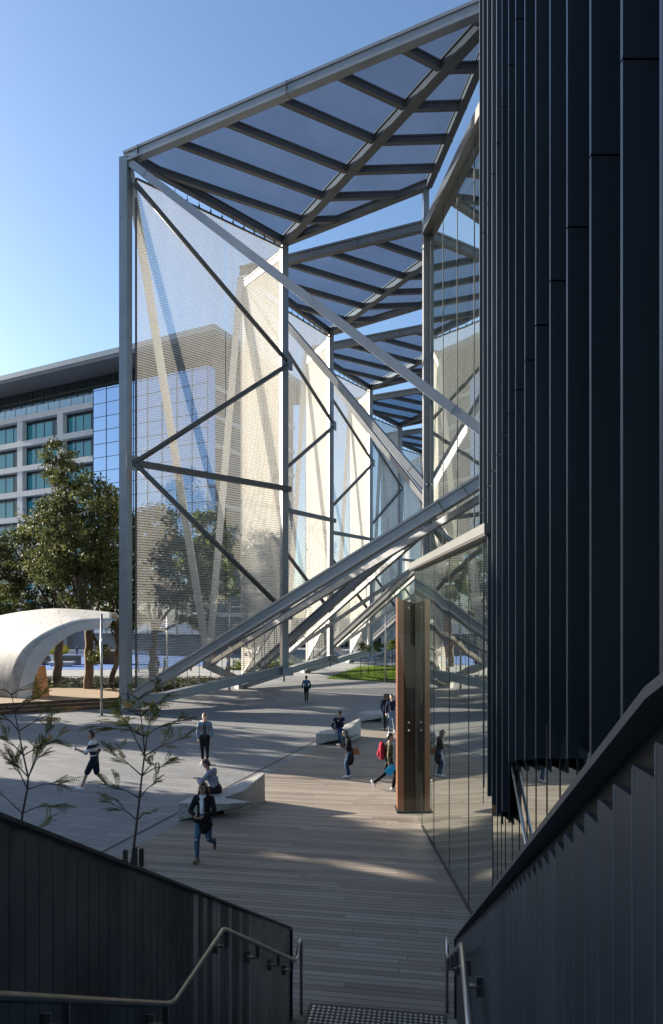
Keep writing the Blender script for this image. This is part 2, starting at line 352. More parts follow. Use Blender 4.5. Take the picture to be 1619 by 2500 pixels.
def camo_cloth():
    m, t, b = newmat('camouflage_cloth'); n = noise(t, pos(t, False), 9, 2, 0.4, 0.6)
    c = N(t, 'ShaderNodeValToRGB'); c.color_ramp.interpolation = 'CONSTANT'; e = c.color_ramp.elements
    e[0].color = (0.03, 0.03, 0.018, 1); e[1].position = 0.44; e[1].color = (0.10, 0.10, 0.045, 1)
    k = e.new(0.52); k.color = (0.17, 0.12, 0.06, 1); k = e.new(0.6); k.color = (0.05, 0.065, 0.03, 1)
    t.links.new(n, c.inputs[0]); t.links.new(c.outputs[0], b.inputs['Base Color']); b.inputs['Roughness'].default_value = 0.9; return m
M['camo'] = camo_cloth()
exec_after = []
# ------------------------------------------------------------------ ground sheets
def sheet(name, pts, z, mat, kind='structure'):
    mb = MB(); mb.add([(p[0], p[1], z) for p in pts], [tuple(range(len(pts)))])
    return structure(mb.build(name, mat), kind)
sheet('ground', [(-900, -200), (900, -200), (900, 1600), (-900, 1600)], -0.05, M['path'])
sheet('plaza_paving', [(-70, -25), (60, -25), (60, 59), (-8, 59), (-12.2, 38.6), (-70, 30)], 0.0, M['paving'])
def ex(d, o=0.0): return -3.45 + 0.33 * (d - 17.19) + o
sheet('stone_band', [(ex(0), 0), (ex(48), 48), (ex(48, -0.46), 48), (ex(0, -0.46), 0)], 0.004, M['stone_band'])
sheet('drain_slot', [(ex(0, -0.47), 0), (ex(60, -0.47), 60), (ex(60, -0.55), 60), (ex(0, -0.55), 0)], 0.008, M['slot'])
sheet('timber_deck', [(ex(0, 0.02), 0), (14, 0), (16, 48), (ex(48, 0.02), 48)], 0.012, M['deck'])
sheet('shared_path', [(-90, 57), (-8, 59.2), (60, 59.2), (60, 68), (-90, 66)], -0.02, M['path'])
sheet('playground_surface', [(-75, 64), (-22, 66.5), (-13, 74), (-16, 100), (-75, 104)], -0.012, M['blue_rubber'])
sheet('lawn', [G(795, 1657), (9.5, 50.5), (16, 62), (18, 78), (3, 70)], 0.02, M['grass'])
# ------------------------------------------------------------------ stairs and their two slatted balustrades
def xl(d): return -1.75 + 0.15 * d
def xr(d): return 0.31 + 0.15 * d
def stair_z(d):
    if d >= 7.9: return 0.0
    if d >= 5.3: return 1.6 * (7.9 - d) / 2.6
    if d >= 4.2: return 1.6
    if d >= 1.1: return 1.6 + 0.6 * (4.2 - d)
    return 3.46
mb = MB()
def tread(d0, d1, z0, z1):
    mb.prism([(xl(d0) + .02, d0, z0), (xr(d0) - .02, d0, z0), (xr(d1) - .02, d1, z0), (xl(d1) + .02, d1, z0)],
             [(xl(d0) + .02, d0, z1), (xr(d0) - .02, d0, z1), (xr(d1) - .02, d1, z1), (xl(d1) + .02, d1, z1)])
for k in range(10): tread(7.9 - .26 * (k + 1), 7.9 - .26 * k, 0.014, 0.16 * (k + 1))
tread(4.2, 5.298, 0.014, 1.598)
for k in range(10): tread(4.2 - .31 * (k + 1), 4.2 - .31 * k, 0.014, 1.6 + 0.185 * (k + 1))
tread(-3, 1.098, 0.014, 3.455)
structure(mb.build('stair_steps', M['stone_band']))
T2 = V(0.15, 1, 0).normalized()
def balustrade(name, xw, side, ztop, label):
    base = thing(name, (xw(8.3), 8.3, 0.012), label, 'balustrade', 'dark slatted stair balustrades')
    nrm = V(-T2.y, T2.x, 0) * (1 if side > 0 else -1)           # points to the stair
    s = MB(); L = 11.2 / T2.y; n = int(L / 0.108); p0 = V(xw(-2.9), -2.9, 0)
    for k in range(n + 1):
        c = p0 + T2 * (0.108 * (k + .5)); d = c.y
        if d > 8.28: break
        zt = ztop(d + .054) - .055; zb = max(0.014, stair_z(d) - .35)
        if zt - zb < .1: continue
        ang = math.atan2(T2.y, T2.x) + (0.055 if side > 0 else -0.08) + rnd.uniform(-.015, .015)
        eg = c + V(math.cos(ang), math.sin(ang), 0) * .056 + nrm * (-.02 + .006); s.tube([eg + V(0, 0, zb), eg + V(0, 0, zt - .004)], .0026, 5, 1)
        if side > 0: s.box((c.x - nrm.x * .02, c.y - nrm.y * .02, (zt + zb) / 2), (0.116, 0.014, zt - zb), ang)
        else:                                                     # tops cut to the slope, a notch at each joint
            e_ = V(math.cos(ang), math.sin(ang), 0); f_ = V(-e_.y, e_.x, 0) * .007; c0 = c - nrm * .02
            zc = ztop(c.y) - .012; pr = [(-.058, zc - .012), (-.043, zc - .02), (-.040, zc + .02), (.058, zc - .029)]
            lo_ = [c0 + e_ * a + f_ * sg + V(0, 0, zb) for a, z in pr for sg in (1,)] + [c0 + e_ * a - f_ + V(0, 0, zb) for a, z in pr[::-1]]
            hi_ = [c0 + e_ * a + f_ + V(0, 0, z) for a, z in pr] + [c0 + e_ * a - f_ + V(0, 0, z) for a, z in pr[::-1]]
            s.prism(lo_, hi_, 2 if rnd.random() < (c.y - 4.4) / 2.6 else 0)  # more bright slats towards the foot, painting in the reflected light
    s.build('slat_panel', [M['zinc'] if side > 0 else M['zinc_lifted'], M['zinc_edge'], M['zinc_reflected']], base)
    bk = MB()                                                    # rails behind the slats that carry the coping
    ds = [-2.9, 0.0, 0.85, 1.35, 4.2, 8.27]
    for a, b in zip(ds, ds[1:]):
        o = nrm * -.055
        bk.beam(V(xw(a), a, ztop(a) - .12) + o, V(xw(b), b, ztop(b) - .12) + o, .03, .05)
        if side > 0: bk.beam(V(xw(a), a, ztop(a) - .12) + nrm * -.035, V(xw(b), b, ztop(b) - .12) + nrm * -.035, .006, .22)
        bk.beam(V(xw(a), a, ztop(a) - .8) + o, V(xw(b), b, ztop(b) - .8) + o, .03, .05)
    for d in (8.2, 7, 5.6, 4.2, 2.8, 1.4, 0, -1.4):
        o = nrm * -.06; bk.beam(V(xw(d), d, max(.014, stair_z(d) - .4)) + o, V(xw(d), d, ztop(d) - .02) + o, .04, .04)
    bk.build('support_frame', M['black'], base)
    c = MB(); brk = 0.85 if side > 0 else 1.35
    pts = [-2.9, brk - .05, brk + .06, 8.3]
    for a, b in zip(pts, pts[1:]):
        o = nrm * (-.04 if side < 0 else -.022); c.beam(V(xw(a), a, ztop(a)) + o, V(xw(b), b, ztop(b)) + o, .14 if side < 0 else .075, .016)
    c.build('coping', M['coping'], base)
    e = MB(); cc = V(xw(8.3), 8.3, 0) - nrm * .04
    e.box((cc.x, cc.y, ztop(8.3) / 2 + .002), (.016, .12, ztop(8.3) - .03), math.atan2(T2.y, T2.x)); e.build('end_plate', M['zinc'], base)
    hr = MB()
    def hp(d, z, o=.105): q = V(xw(d), d, z) + nrm * o; return q
    if side > 0: line = [hp(1.2, 2.85), hp(4.3, 2.85), hp(4.4, 2.83), hp(6.2, 1.87), hp(7.2, 1.335), hp(8.05, .88), hp(8.18, .87), hp(8.27, .97), hp(8.36, .985), hp(8.40, .93), hp(8.41, .5), hp(8.41, .012)]
    else: line = [hp(-2.0, 4.5), hp(0.95, 4.5), hp(1.05, 4.46)] + [hp(d, 2.57 + .6 * (4.2 - d)) for d in (1.3, 2.2, 3.2, 4.15)] + [hp(4.25, 2.56), hp(5.22, 2.56), hp(5.3, 2.53)] + \
        [hp(6.2, 2.53 - .605 * .9), hp(7.2, 2.53 - .605 * 1.9), hp(8.05, 2.53 - .605 * 2.75), hp(8.18, .87), hp(8.27, .97), hp(8.36, .985), hp(8.40, .93), hp(8.41, .5), hp(8.41, .012)]
    hr.tube(line, .021, 10); rail = hr.build('handrail', M['stainless'], base, True)
    for d in (0.3, 1.8, 3.0, 4.12, 5.35, 6.3, 7.15, 7.85):
        z = 4.5 if d < 1 else (2.57 + .6 * (4.2 - d) if d < 4.2 else (2.56 if d < 5.3 else 2.53 - .605 * (d - 5.3)))
        if side > 0: z = 2.85 if d < 4.4 else 2.83 - .535 * (d - 4.4)
        if side > 0 and d < 1.3: continue
        b = MB(); b.beam(hp(d, z), hp(d, z - .13), .035, .016); b.beam(hp(d, z - .13), hp(d, z - .13, -.008), .035, .014)
        b.beam(hp(d, z - .19, 0.0), hp(d, z - .07, 0.0), .06, .012); b.build('bracket', M['stainless'], rail)
    return base
def zt_r(d): return min(4.94, 1.02 + .525 * (8.3 - d))
def zt_l(d): return min(4.94, 1.14 + .546 * (8.3 - d))
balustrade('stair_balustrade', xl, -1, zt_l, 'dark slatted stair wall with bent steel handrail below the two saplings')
balustrade('stair_balustrade', xr, 1, zt_r, 'dark slatted stair wall rising steeply in front of the navy clad tower')
mb = MB(); mb.prism([(-.28, 8.62, .016), (1.45, 8.36, .016), (1.36, 7.78, .016), (-.37, 8.04, .016)], [(-.28, 8.62, .02), (1.45, 8.36, .02), (1.36, 7.78, .02), (-.37, 8.04, .02)], 1)
ax, ay = V(1, -.15, 0).normalized(), V(-.15, -1, 0).normalized()
for i in range(26):
    for j in range(9):
        c = V(-.25, 8.58, .02) + ax * (.033 + i * .065) + ay * (.033 + j * .065)
        mb.tube([c, c + V(0, 0, .006), c + V(0, 0, .009)], [.021, .017, .008], 8)
tag(mb.build('tactile_strip', [M['stainless'], M['slot']], flat_origin=(.5, 8.2, .014)), 'strip of round steel tactile studs on the deck at the foot of the stairs', 'tactile strip')

# ------------------------------------------------------------------ navy clad tower
def tx(d): return 1.36 + 0.099 * d
tower = thing('clad_tower', (tx(6), 6, 0.014), 'tall dark navy tower of overlapping vertical metal panels hanging over the glass', 'tower')
TD = V(0.099, 1, 0).normalized(); TN = V(-TD.y, TD.x, 0)
edges = [-4.3, -3.65, -3.0, -2.35, -1.7, -1.05, -.4, .25, .9, 1.55, 2.2, 2.8, 3.4, 4.0, 4.65, 5.29, 5.88, 6.49, 7.04, 7.59, 8.07, 8.57, 9.05, 9.49, 9.96, 10.48, 10.92]
for k, (a, b) in enumerate(zip(edges, edges[1:])):
    p = MB(); j0 = 8.25 - .125 * (k - 13); zs = [j0 + 4.25 * q for q in range(-1, 8)]
    if a >= 8.0: lo = 2.5 if k < 21 else (2.33 if k < 25 else 2.07); zs = [lo] + [z for z in zs if z > lo + 1]
    elif a < 3: zs = [3.6] + [z for z in zs if z > 4.6]
    # each panel faces the stair; a narrow return joins it to the next panel nearer the stair
    if a >= 2.2: Rx = tx(a) * b / a - .003 * b / 5
    else: Rx = tx(b) + .2
    face = [V(tx(b), b, 0), V(Rx, b, 0), V(Rx, b + .03, 0), V(tx(b), b + .03, 0)]
    ret = [V(tx(a) + .001, a + .031, 0), V(Rx, b - .001, 0), V(Rx + .02, b - .001, 0), V(tx(a) + .021, a + .031, 0)]
    for z0, z1 in zip(zs, zs[1:]):
        if z0 > 36: break
        p.prism([v + V(0, 0, z0 + .016) for v in face], [v + V(0, 0, z1) for v in face])
        p.prism([v + V(0, 0, z0 + .016) for v in ret], [v + V(0, 0, z1) for v in ret])
        p.tube([V(tx(b), b - .003, z0 + .03), V(tx(b), b - .003, z1)], .0012 + .0003 * b, 5, 1)
    p.build('cladding_panel', [M['navy'], M['panel_edge']], tower)
core = MB()
core.prism([(tx(-4.3) + .5, -4.3, 4.05), (tx(6.9) + .5, 6.9, 4.05), (tx(6.9) + 9, 6.9, 4.05), (tx(-4.3) + 9, -4.3, 4.05)],
           [(tx(-4.3) + .5, -4.3, 37), (tx(6.9) + .5, 6.9, 37), (tx(6.9) + 9, 6.9, 37), (tx(-4.3) + 9, -4.3, 37)])
core.prism([(tx(6.91) + .4, 6.91, 6.8), (tx(10.88) + .2, 10.88, 6.8), (tx(10.88) + 9, 10.88, 6.8), (tx(6.91) + 9, 6.91, 6.8)],
           [(tx(6.91) + .4, 6.91, 37), (tx(10.88) + .2, 10.88, 37), (tx(10.88) + 9, 10.88, 37), (tx(6.91) + 9, 6.91, 37)])
core.build('wall_core', M['navy'], tower)

# ------------------------------------------------------------------ ground floor glass pavilion under the tower
pav = thing('glass_pavilion', (2.4, 12, 0.014), 'ground floor wall of tall mirror glass panes with a pale edge beam beside the deck', 'glass wall')
def g1(d): return 2.19 + 0.039 * (16.03 - d)
def g2(d): return 1.438 + 0.099 * d
def pane(fx, a, b, z0, z1, mat, par, name='glass_pane', th=.03):
    m = MB(); m.prism([(fx(a), a, z0), (fx(b), b, z0), (fx(b) + th, b, z0), (fx(a) + th, a, z0)], [(fx(a), a, z1), (fx(b), b, z1), (fx(b) + th, b, z1), (fx(a) + th, a, z1)])
    return m.build(name, mat, par)
ds = [9.98, 11.45, 13.0, 14.56, 16.03]
for k, (a, b) in enumerate(zip(ds, ds[1:])):
    o = pane(g1, a + .008, b - .008, .03, 6.28, M['glass1'], pav)
pane(g1, 16.04, 17.12, .03, 6.28, M['glass1'], pav)
m = MB()
for d in ds + [17.12]: m.beam((g1(d) - .002, d, .014), (g1(d) - .002, d, 6.28), .022, .008, (1, 0, 0))
for a, b in zip(ds, ds[1:]): m.beam((g1(a) + .0, a, .02), (g1(b), b, .02), .06, .03)
m.build('mullion_frame', M['black'], pav)
e2 = [9.97, 9.5, 9.15, 8.8, 8.28, 7.8, 7.34, 6.86, 6.36, 5.85, 5.29, 4.7, 4.1, 3.4, 2.6, 1.6, 0.4]
m = MB()
for b, a in zip(e2, e2[1:]):
    zt_ = 6.6 if a > 8.2 else 4.0; pane(g2, a + .006, b - .006, .03, zt_, M['glass1'], pav); m.beam((g2(a) - .002, a, .014), (g2(a) - .002, a, zt_), .016, .008, (1, 0, 0))
m.build('mullion_frame', M['black'], pav)
m = MB(); m.beam((g1(9.9) - .05, 9.9, 6.37), (g1(17.15) - .05, 17.15, 6.37), .2, .15); m.build('edge_beam', simple('grey_beam_cladding', (.085, .09, .09), .5, .1, .1, 1), pav)
m = MB(); m.beam((g1(9.9) - .04, 9.9, 6.275), (g1(17.15) - .04, 17.15, 6.275), .2, .03); m.build('beam_soffit', M['black'], pav)
m = MB(); m.prism([(2.5, 9.9, 6.3), (2.35, 17.1, 6.3), (9, 19, 6.3), (9, 9.9, 6.3)], [(2.5, 9.9, 6.43), (2.35, 17.1, 6.43), (9, 19, 6.43), (9, 9.9, 6.43)]); m.build('roof_slab', M['steel_dark'], pav)
m = MB(); m.prism([(2.25, 17.15, .014), (9, 19, .014), (9, 19.1, .014), (2.25, 17.25, .014)], [(2.25, 17.15, 6.3), (9, 19, 6.3), (9, 19.1, 6.3), (2.25, 17.25, 6.3)]); m.build('rear_wall', M['darkglass'], pav)
m = MB(); m.tube([(g2(8.6) - .06, 8.3, 3.35), (g2(6.3) - .08, 6.0, 1.75)], .02, 8)
m.build('rail', M['stainless'], pav, True)
# copper entry column with its bolted clear glass
colm = thing('copper_column', (1.98, 17.4, 0.014), 'tall brown copper entrance column with bolted clear glass at the end of the mirror wall', 'column')
m = MB(); m.prism([(1.72, 17.25, .014), (1.87, 17.16, .014), (2.17, 17.16, .014), (2.17, 17.7, .014), (1.72, 17.7, .014)],
                  [(1.72, 17.25, 5.55), (1.87, 17.16, 5.5), (2.17, 17.16, 5.42), (2.17, 17.7, 5.42), (1.72, 17.7, 5.6)]); m.build('shaft', M['copper'], colm)
m = MB(); m.box((1.95, 17.4, .03), (.54, .64, .03)); m.build('base_plate', M['black'], colm)
m = MB(); m.prism([(1.70, 17.10, .03), (2.17, 17.06, .03), (2.17, 17.08, .03), (1.70, 17.12, .03)], [(1.70, 17.10, 5.98), (2.17, 17.06, 5.72), (2.17, 17.08, 5.72), (1.70, 17.12, 5.98)]); gp = m.build('glass_sheet', M['clear'], colm)
for z in (2.35, 2.15, 5.3):
    m = MB(); m.tube([(2.0, 17.075, z), (2.0, 17.05, z)], .03, 10); m.build('bolt', M['stainless'], gp, True)

# ------------------------------------------------------------------ upper glass facade
def fx(d): return 8.476 - 0.0734 * d
fac = thing('glass_facade', (fx(30), 30, 0.0), 'tall reflective glass facade under the folded roof between the tower and slim corner column', 'glass facade')
md = [38.5, 37.9, 35.05, 32.2, 29.35, 26.5, 23.65, 20.8, 17.95, 15.1, 11.0]
def headz(d): return 27.4 - (38.5 - d) * .14
m = MB(); mh = MB()
for b, a in zip(md, md[1:]):
    q = MB(); q.prism([(fx(a), a, 5), (fx(b), b, 5), (fx(b) + .04, b, 5), (fx(a) + .04, a, 5)], [(fx(a), a, headz(a)), (fx(b), b, headz(b)), (fx(b) + .04, b, headz(b)), (fx(a) + .04, a, headz(a))])
    q.build('glass_pane', M['glass2'], fac)
    m = MB(); m.beam((fx(a) - .008, a, 5), (fx(a) - .008, a, headz(a)), .06, .02, (1, 0, 0)); m.build('mullion', M['steel_dark'], fac)
m = MB(); m.beam((fx(38.5) - .15, 38.5, headz(38.5) + .2), (fx(11) - .15, 11, headz(11) + .2), .5, .55)
m.beam((fx(38.5) + .1, 38.5, headz(38.5) + .9), (fx(11) + .1, 11, headz(11) + .9), .2, .18); m.build('head_beam', M['steel_dark'], fac)
m = MB(); m.box((5.5, 38.7, 17.6), (.32, .4, 25.2), .07); m.build('corner_column', M['steel'], fac)
m = MB(); m.prism([(5.75, 38.7, 2), (5.75, 38.76, 2), (30, 52.06, 2), (30, 52, 2)], [(5.75, 38.7, 27.4), (5.75, 38.76, 27.4), (30, 52.06, 27.4), (30, 52, 27.4)]); m.build('return_glass', M['glass2'], fac)

# ------------------------------------------------------------------ the folded canopy, one thing per bay
ZR = 30.3
O = [V(-11.3, 36.4, 0), V(-6.6, 48.2, 0), V(-2.45, 62.5, 0), V(2.1, 77, 0), V(6.8, 91.5, 0), V(11.6, 106, 0)]
I = [V(-3.13, 43.8, 0), V(-.1, 57.6, 0), V(4.16, 71.4, 0), V(8.8, 85.2, 0), V(13.6, 99, 0)]
P = [V(6.45, 27.6, 0), V(5.55, 38.6, 0), V(8.7, 52.3, 0), V(12.9, 66.1, 0), V(17.5, 80, 0), V(22.4, 94, 0)]
def at(p, z): return V(p.x, p.y, z)
def lerp(a, b, t): return a + (b - a) * t
bay_labels = ['nearest canopy bay with the tall white grey corner column and see-through mesh screen',
              'second canopy bay whose bright mesh begins behind the nearest inner column',
              'third canopy bay back with its narrow sunlit mesh and folded glass roof',
              'fourth canopy bay back, partly hidden behind crossing grey braces',
              'farthest canopy bay with only a sliver of mesh beside the slim facade column']
for i in range(5):
    o, n, o2 = O[i], I[i], O[i + 1]; Wp = n + V(10.3, -16.85, 0); Pn = n + V(8.78, -5.3, 0)
    bay = thing('canopy_bay', at(o, 0.0), bay_labels[i], 'canopy', 'folded mesh canopy bays')
    inn = V((n - o).y, -(n - o).x, 0).normalized() * .34           # to the inside of screen one
    # mesh screens: one from the outer foot to the inner column, one from the inner column back to the next foot
    ma = lerp(o, n, .055)
    for p0, p1, z0, z1, half in ((ma, n, .9, 5.2, True), (n, lerp(n, o2, .985), 5.4, .95, False)):
        segs = ((0, .56), (.565, 1)) if half else ((0, 1),)
        for s0, s1 in segs:
            a, b = lerp(p0, p1, s0), lerp(p0, p1, s1); za, zb = z0 + (z1 - z0) * s0, z0 + (z1 - z0) * s1
            q = MB(); q.add([at(a, za), at(b, zb), at(b, 29.5), at(a, 29.5)], [(0, 1, 2, 3)]); q.build('mesh_screen', M['mesh'], bay)
        fr = MB(); a, b = p0, p1
        fr.beam(at(a, z0), at(b, z1), .09, .09); fr.beam(at(a, 29.5), at(b, 29.5), .1, .1)
        fr.beam(at(a, z0), at(a, 29.5), .1, .08, (0, 1, 0)); fr.beam(at(b, z0), at(b, 29.5), .1, .08, (0, 1, 0))
        L = (b - a).length; k = int(L / .75)
        for t in range(1, k): c = lerp(a, b, t / k); fr.beam(at(c, 29.5), at(c, 30.0), .03, .03, (0, 1, 0)); fr.box((c.x, c.y, 29.62), (.09, .09, .16))
        fr.build('screen_frame', M['steel_dark'] if half else M['steel_pale'], bay)
        # hanging rods from the mesh down to the ring beam
        k = int(L / .8); zb0 = .45 if half else 1.75; zb1 = 1.75 if half else .45
        for t in range(1, k): c = lerp(a, b, t / k); f = t / k; rd = MB(); rd.tube([at(c, zb0 + (zb1 - zb0) * f), at(c, z0 + (z1 - z0) * f)], .022, 5); rd.build('rod', M['steel'], bay)
    q = MB(); c0, c1 = lerp(n, o2, .04), lerp(n, o2, .97); q.beam(at(c0, 29.15), at(c1, 29.15), .12, .4); q.build('top_band', M['steel_pale'], bay)
    # columns
    q = MB(); q.box((n.x, n.y, 15.9), (.42, .5, 28.2), .45); q.build('column', M['steel'], bay)
    if i == 0: q = MB(); q.box((o.x, o.y, 15.15), (.5, .5, 30.3), -.31); q.box((o.x, o.y, 27.0), (.51, .51, .03), -.31); q.build('column', M['steel'], bay)
    # bracing of the screen, round tubes on the inside
    zm = 13.6; on = lerp(o, n, .03) + inn; nn = n + inn * .9
    for a, b, r in ((at(on, 29.0), at(nn, 22.0), .15), (at(nn, 21.7), at(on, zm), .16), (at(on, zm), at(nn, 5.4), .16)):
        q = MB(); q.tube([a, b], r, 10); q.build('brace', M['steel_dark'], bay, True)
    q = MB(); q.beam(at(o, zm), at(on, zm), .24, .3); q.beam(at(on, zm), at(nn + (n - o).normalized() * .3, zm), .26, .34); q.build('strut', M['steel_dark'], bay)
    # ring beam: outer foot, up to the inner column, down to the next outer foot
    q = MB(); q.ibeam(at(o, .35) + inn * 1.2, at(n, 1.75) + inn * .5, .5, .52, fl=.08); q.build('ring_beam', M['steel'], bay)
    q = MB(); q.ibeam(at(n, 1.72), at(o2, .4), .46, .46, fl=.08); q.box((o2.x, o2.y, .25), (.7, .7, .5), .6); q.build('ring_beam', M['steel'], bay)
    q = MB(); q.box((n.x + .1, n.y - .2, 1.62), (.75, .95, .55), .45); q.build('node', M['steel'], bay)
    # rakes to the building
    pf = P[i]
    q = MB(); q.ibeam(at(o, .75) + V(.4, -.15, 0), at(pf, 10.9), .44, .54, fl=.1); q.build('rake', M['steel'], bay)
    q = MB(); q.beam(at(o, 30.0) + V(.3, -.1, 0), at(pf, 12.7), .34, .4); q.build('rake', M['steel'], bay)
    nd = lerp(o, o2, .67); nd = V(nd.x - .1, nd.y + .2, 0)
    for k in (i, i + 1):
        q = MB(); q.beam(at(nd, 2.0), at(P[k], 10.2 if k == i else 10.6), .24, .28); q.build('rake', M['steel'], bay)
    q = MB(); q.box((nd.x, nd.y, 2.0), (.8, .45, .5), .2); q.beam(at(nd, 1.9), at(o2, .55), .35, .45); q.build('outer_node', M['steel'], bay)
    for top in (lerp(o, n, .02), o2):
        q = MB(); q.beam(at(nd, 2.0), at(top, 29.8), .42, .36, (0, 1, 0)); q.build('prop', M['steel_pale'], bay)
    for a, b, wd, ht, ts in ((at(o, .75) + V(.4, -.15, 0), at(pf, 10.9), .47, .57, (.10, .9, .955)), (at(o, 30.0) + V(.3, -.1, 0), at(pf, 12.7), .36, .42, (.06, .93)), (at(o, ZR), at(Wp, ZR), .45, .65, (.05, .5))):
        d = (b - a).normalized()
        for t in ts: c = lerp(a, b, t); q = MB(); q.beam(c - d * .012, c + d * .012, wd, ht); q.build('splice_collar', M['steel_dark'], bay)
    dd = (n - o).normalized()
    for c, z in ((on, zm), (nn, 21.85), (nn, 5.4)): q = MB(); q.beam(at(c, z) - dd * .45, at(c, z) + dd * .45, .05, .8); q.build('gusset_plate', M['steel'], bay)
    # roof: chord, hip beam, edges, rafters and glass
    A_, B_, C_, D_ = at(o, ZR) + V(.5, 0, 0), at(n, ZR - .35), at(Wp, ZR), at(Pn, ZR)
    q = MB(); q.ibeam(at(o, ZR), C_, .42, .62, fl=.14); q.build('roof_chord', M['steel'] if i == 0 else M['steel_dark'], bay)
    q = MB(); q.ibeam(B_, C_, .5, .55, fl=.08); q.build('roof_hip', M['steel_dark'], bay)
    for a, b in ((A_, B_), (B_, D_), (C_, D_)):
        q = MB(); q.ibeam(a, b, .36, .5, fl=.07); q.build('roof_edge', M['steel_dark'], bay)
    def hit(p, d, a, b):                                           # where a plan ray from p meets the edge a-b
        e = b - a; den = d.x * e.y - d.y * e.x
        if abs(den) < 1e-6: return None
        w_ = a - p; t = (w_.x * e.y - w_.y * e.x) / den; u_ = (w_.x * d.y - w_.y * d.x) / den
        return (t, lerp(a, b, u_)) if t > .05 and -.001 <= u_ <= 1.001 else None
    for k in range(7):
        h = lerp(B_, C_, .135 + k * .133)
        for d_, e1, e2_ in ((V(-1, -.53, 0), (A_, C_), (A_, B_)), (V(1, .02, 0), (D_, C_), (B_, D_))):
            hs_ = [x for x in (hit(h, d_, *e1), hit(h, d_, *e2_)) if x]
            if not hs_: continue
            e_ = min(hs_, key=lambda x: x[0])[1]
            q = MB(); q.ibeam(h, e_, .26, .4, fl=.1); q.beam(h + V(.3, .3, .16), e_ + V(.3, .3, .16), .1, .2); q.build('rafter', M['steel_dark'], bay)
    for tri in ((A_, B_, C_), (B_, D_, C_)):
        q = MB(); q.prism([p + V(0, 0, .3) for p in tri], [p + V(0, 0, .34) for p in tri]); q.build('roof_glass', M['roofglass'], bay)
# ------------------------------------------------------------------ pale office building behind the trees
EX = V(2, -1, 0).normalized(); NB = V(-1, -2, 0).normalized(); C0 = V(-16.6, 89, 0)
def bp(s, out, z): q = C0 - EX * s + NB * out; return V(q.x, q.y, z)
bld = thing('office_building', at(bp(30, 0, 0), -.05), 'pale multi storey office block with overhanging flat roof and teal glass behind the trees', 'building')
def bslab(mb, s0, s1, o0, o1, z0, z1, m=0):
    mb.prism([bp(s0, o0, z0), bp(s0, o1, z0), bp(s1, o1, z0), bp(s1, o0, z0)], [bp(s0, o0, z1), bp(s0, o1, z1), bp(s1, o1, z1), bp(s1, o0, z1)], m)
M['bwhite'] = simple('pale_render', (0.5, 0.5, 0.49), 0.75, 0, 0.08, 0.7); M['soffit'] = simple('grey_soffit', (0.13, 0.14, 0.15), 0.7, 0, 0.06, 0.5)
M['roofedge'] = simple('blue_grey_roof_edge', (0.19, 0.24, 0.28), 0.5, 0.2, 0.05, 0.5)
FL = [37.3, 33.25, 29.3, 25.3, 21.3, 17.3, 13.3, 9.6, 6.0]
q = MB(); bslab(q, .6, 64, -24, -1.5, -.05, 41.4); q.build('wall', M['soffit'], bld)
for z in FL[:]:
    q = MB(); bslab(q, 20.6, 64, -1.0, 0.0, z - .75, z + .1); q.build('floor_slab', M['bwhite'], bld)
for s in (28, 37, 46, 55):
    q = MB(); bslab(q, s - .6, s + .6, -.9, -.06, 0, 37.2); q.build('column', M['bwhite'], bld)
for j, z in enumerate(FL):
    top = FL[j - 1] - .75 if j else None
    if top is None: continue
    for s0, s1 in ((20.7, 27.3), (28.7, 36.3), (37.7, 45.3), (46.7, 54.3)):
        q = MB(); bslab(q, s0, s1, -1.15, -1.0, z + .1, top, 0)
        w_ = (s1 - s0) / 4
        for k in range(5): bslab(q, s0 + k * w_ - .05, s0 + k * w_ + .05, -1.0, -.94, z + .1, top, 1)
        bslab(q, s0, s0 + w_ * rnd.choice((.5, 1)), -1.05, -.985, z + .1, top, 2); bslab(q, s0, s1, -1.05, -.99, top - .55, top, 2)
        q.build('window', [M['teal'], M['black'], M['darkglass']], bld)
q = MB(); bslab(q, .5, 64, -1.6, -1.2, 37.4, 41.5, 0)
for k in range(26): bslab(q, .5 + k * 2.5, .6 + k * 2.5, -1.2, -1.1, 37.4, 41.5, 1)
bslab(q, .5, 64, -1.19, -1.12, 40.0, 40.15, 1); q.build('window', [M['darkglass'], M['black']], bld)
q = MB(); bslab(q, 20.6, 64, -.35, -.3, 37.4, 38.7, 0)
for k in range(17): bslab(q, 20.8 + k * 2.5, 20.88 + k * 2.5, -.3, -.25, 37.4, 38.75, 1)
q.build('glass_balustrade', [M['railglass'], M['steel']], bld)
q = MB(); bslab(q, -.4, 20.5, -1.1, .5, 3, 38.9, 0)
for z in [3 + 1.98 * k for k in range(19)]: bslab(q, -.45, 20.55, .5, .53, z - .04, z + .04, 1)
for k in range(9): bslab(q, -.4 + k * 2.6, -.32 + k * 2.6, .5, .55, 3, 38.9, 1)
for k in range(12): bslab(q, rnd.choice((2.2, 4.8, 7.4, 10, 12.6, 15.2, 17.8)), 0, .5, .5, 0, 0, 1) if False else None
q.build('curtain_wall', [M['blueglass'], M['darkglass']], bld)
q = MB(); bslab(q, -3.4, 66, -26, 3.2, 41.5, 42.0, 0); bslab(q, -3.5, 66, -26, 3.3, 42.0, 42.75, 1); q.build('roof', [M['soffit'], M['roofedge']], bld)
side = MB()
for z in FL: side.prism([bp(.5, -1.3, z - .6), bp(.3, -1.3, z - .6), bp(.3, -24, z - .6), bp(.5, -24, z - .6)], [bp(.5, -1.3, z), bp(.3, -1.3, z), bp(.3, -24, z), bp(.5, -24, z)])
side.build('floor_slab', M['bwhite'], bld)
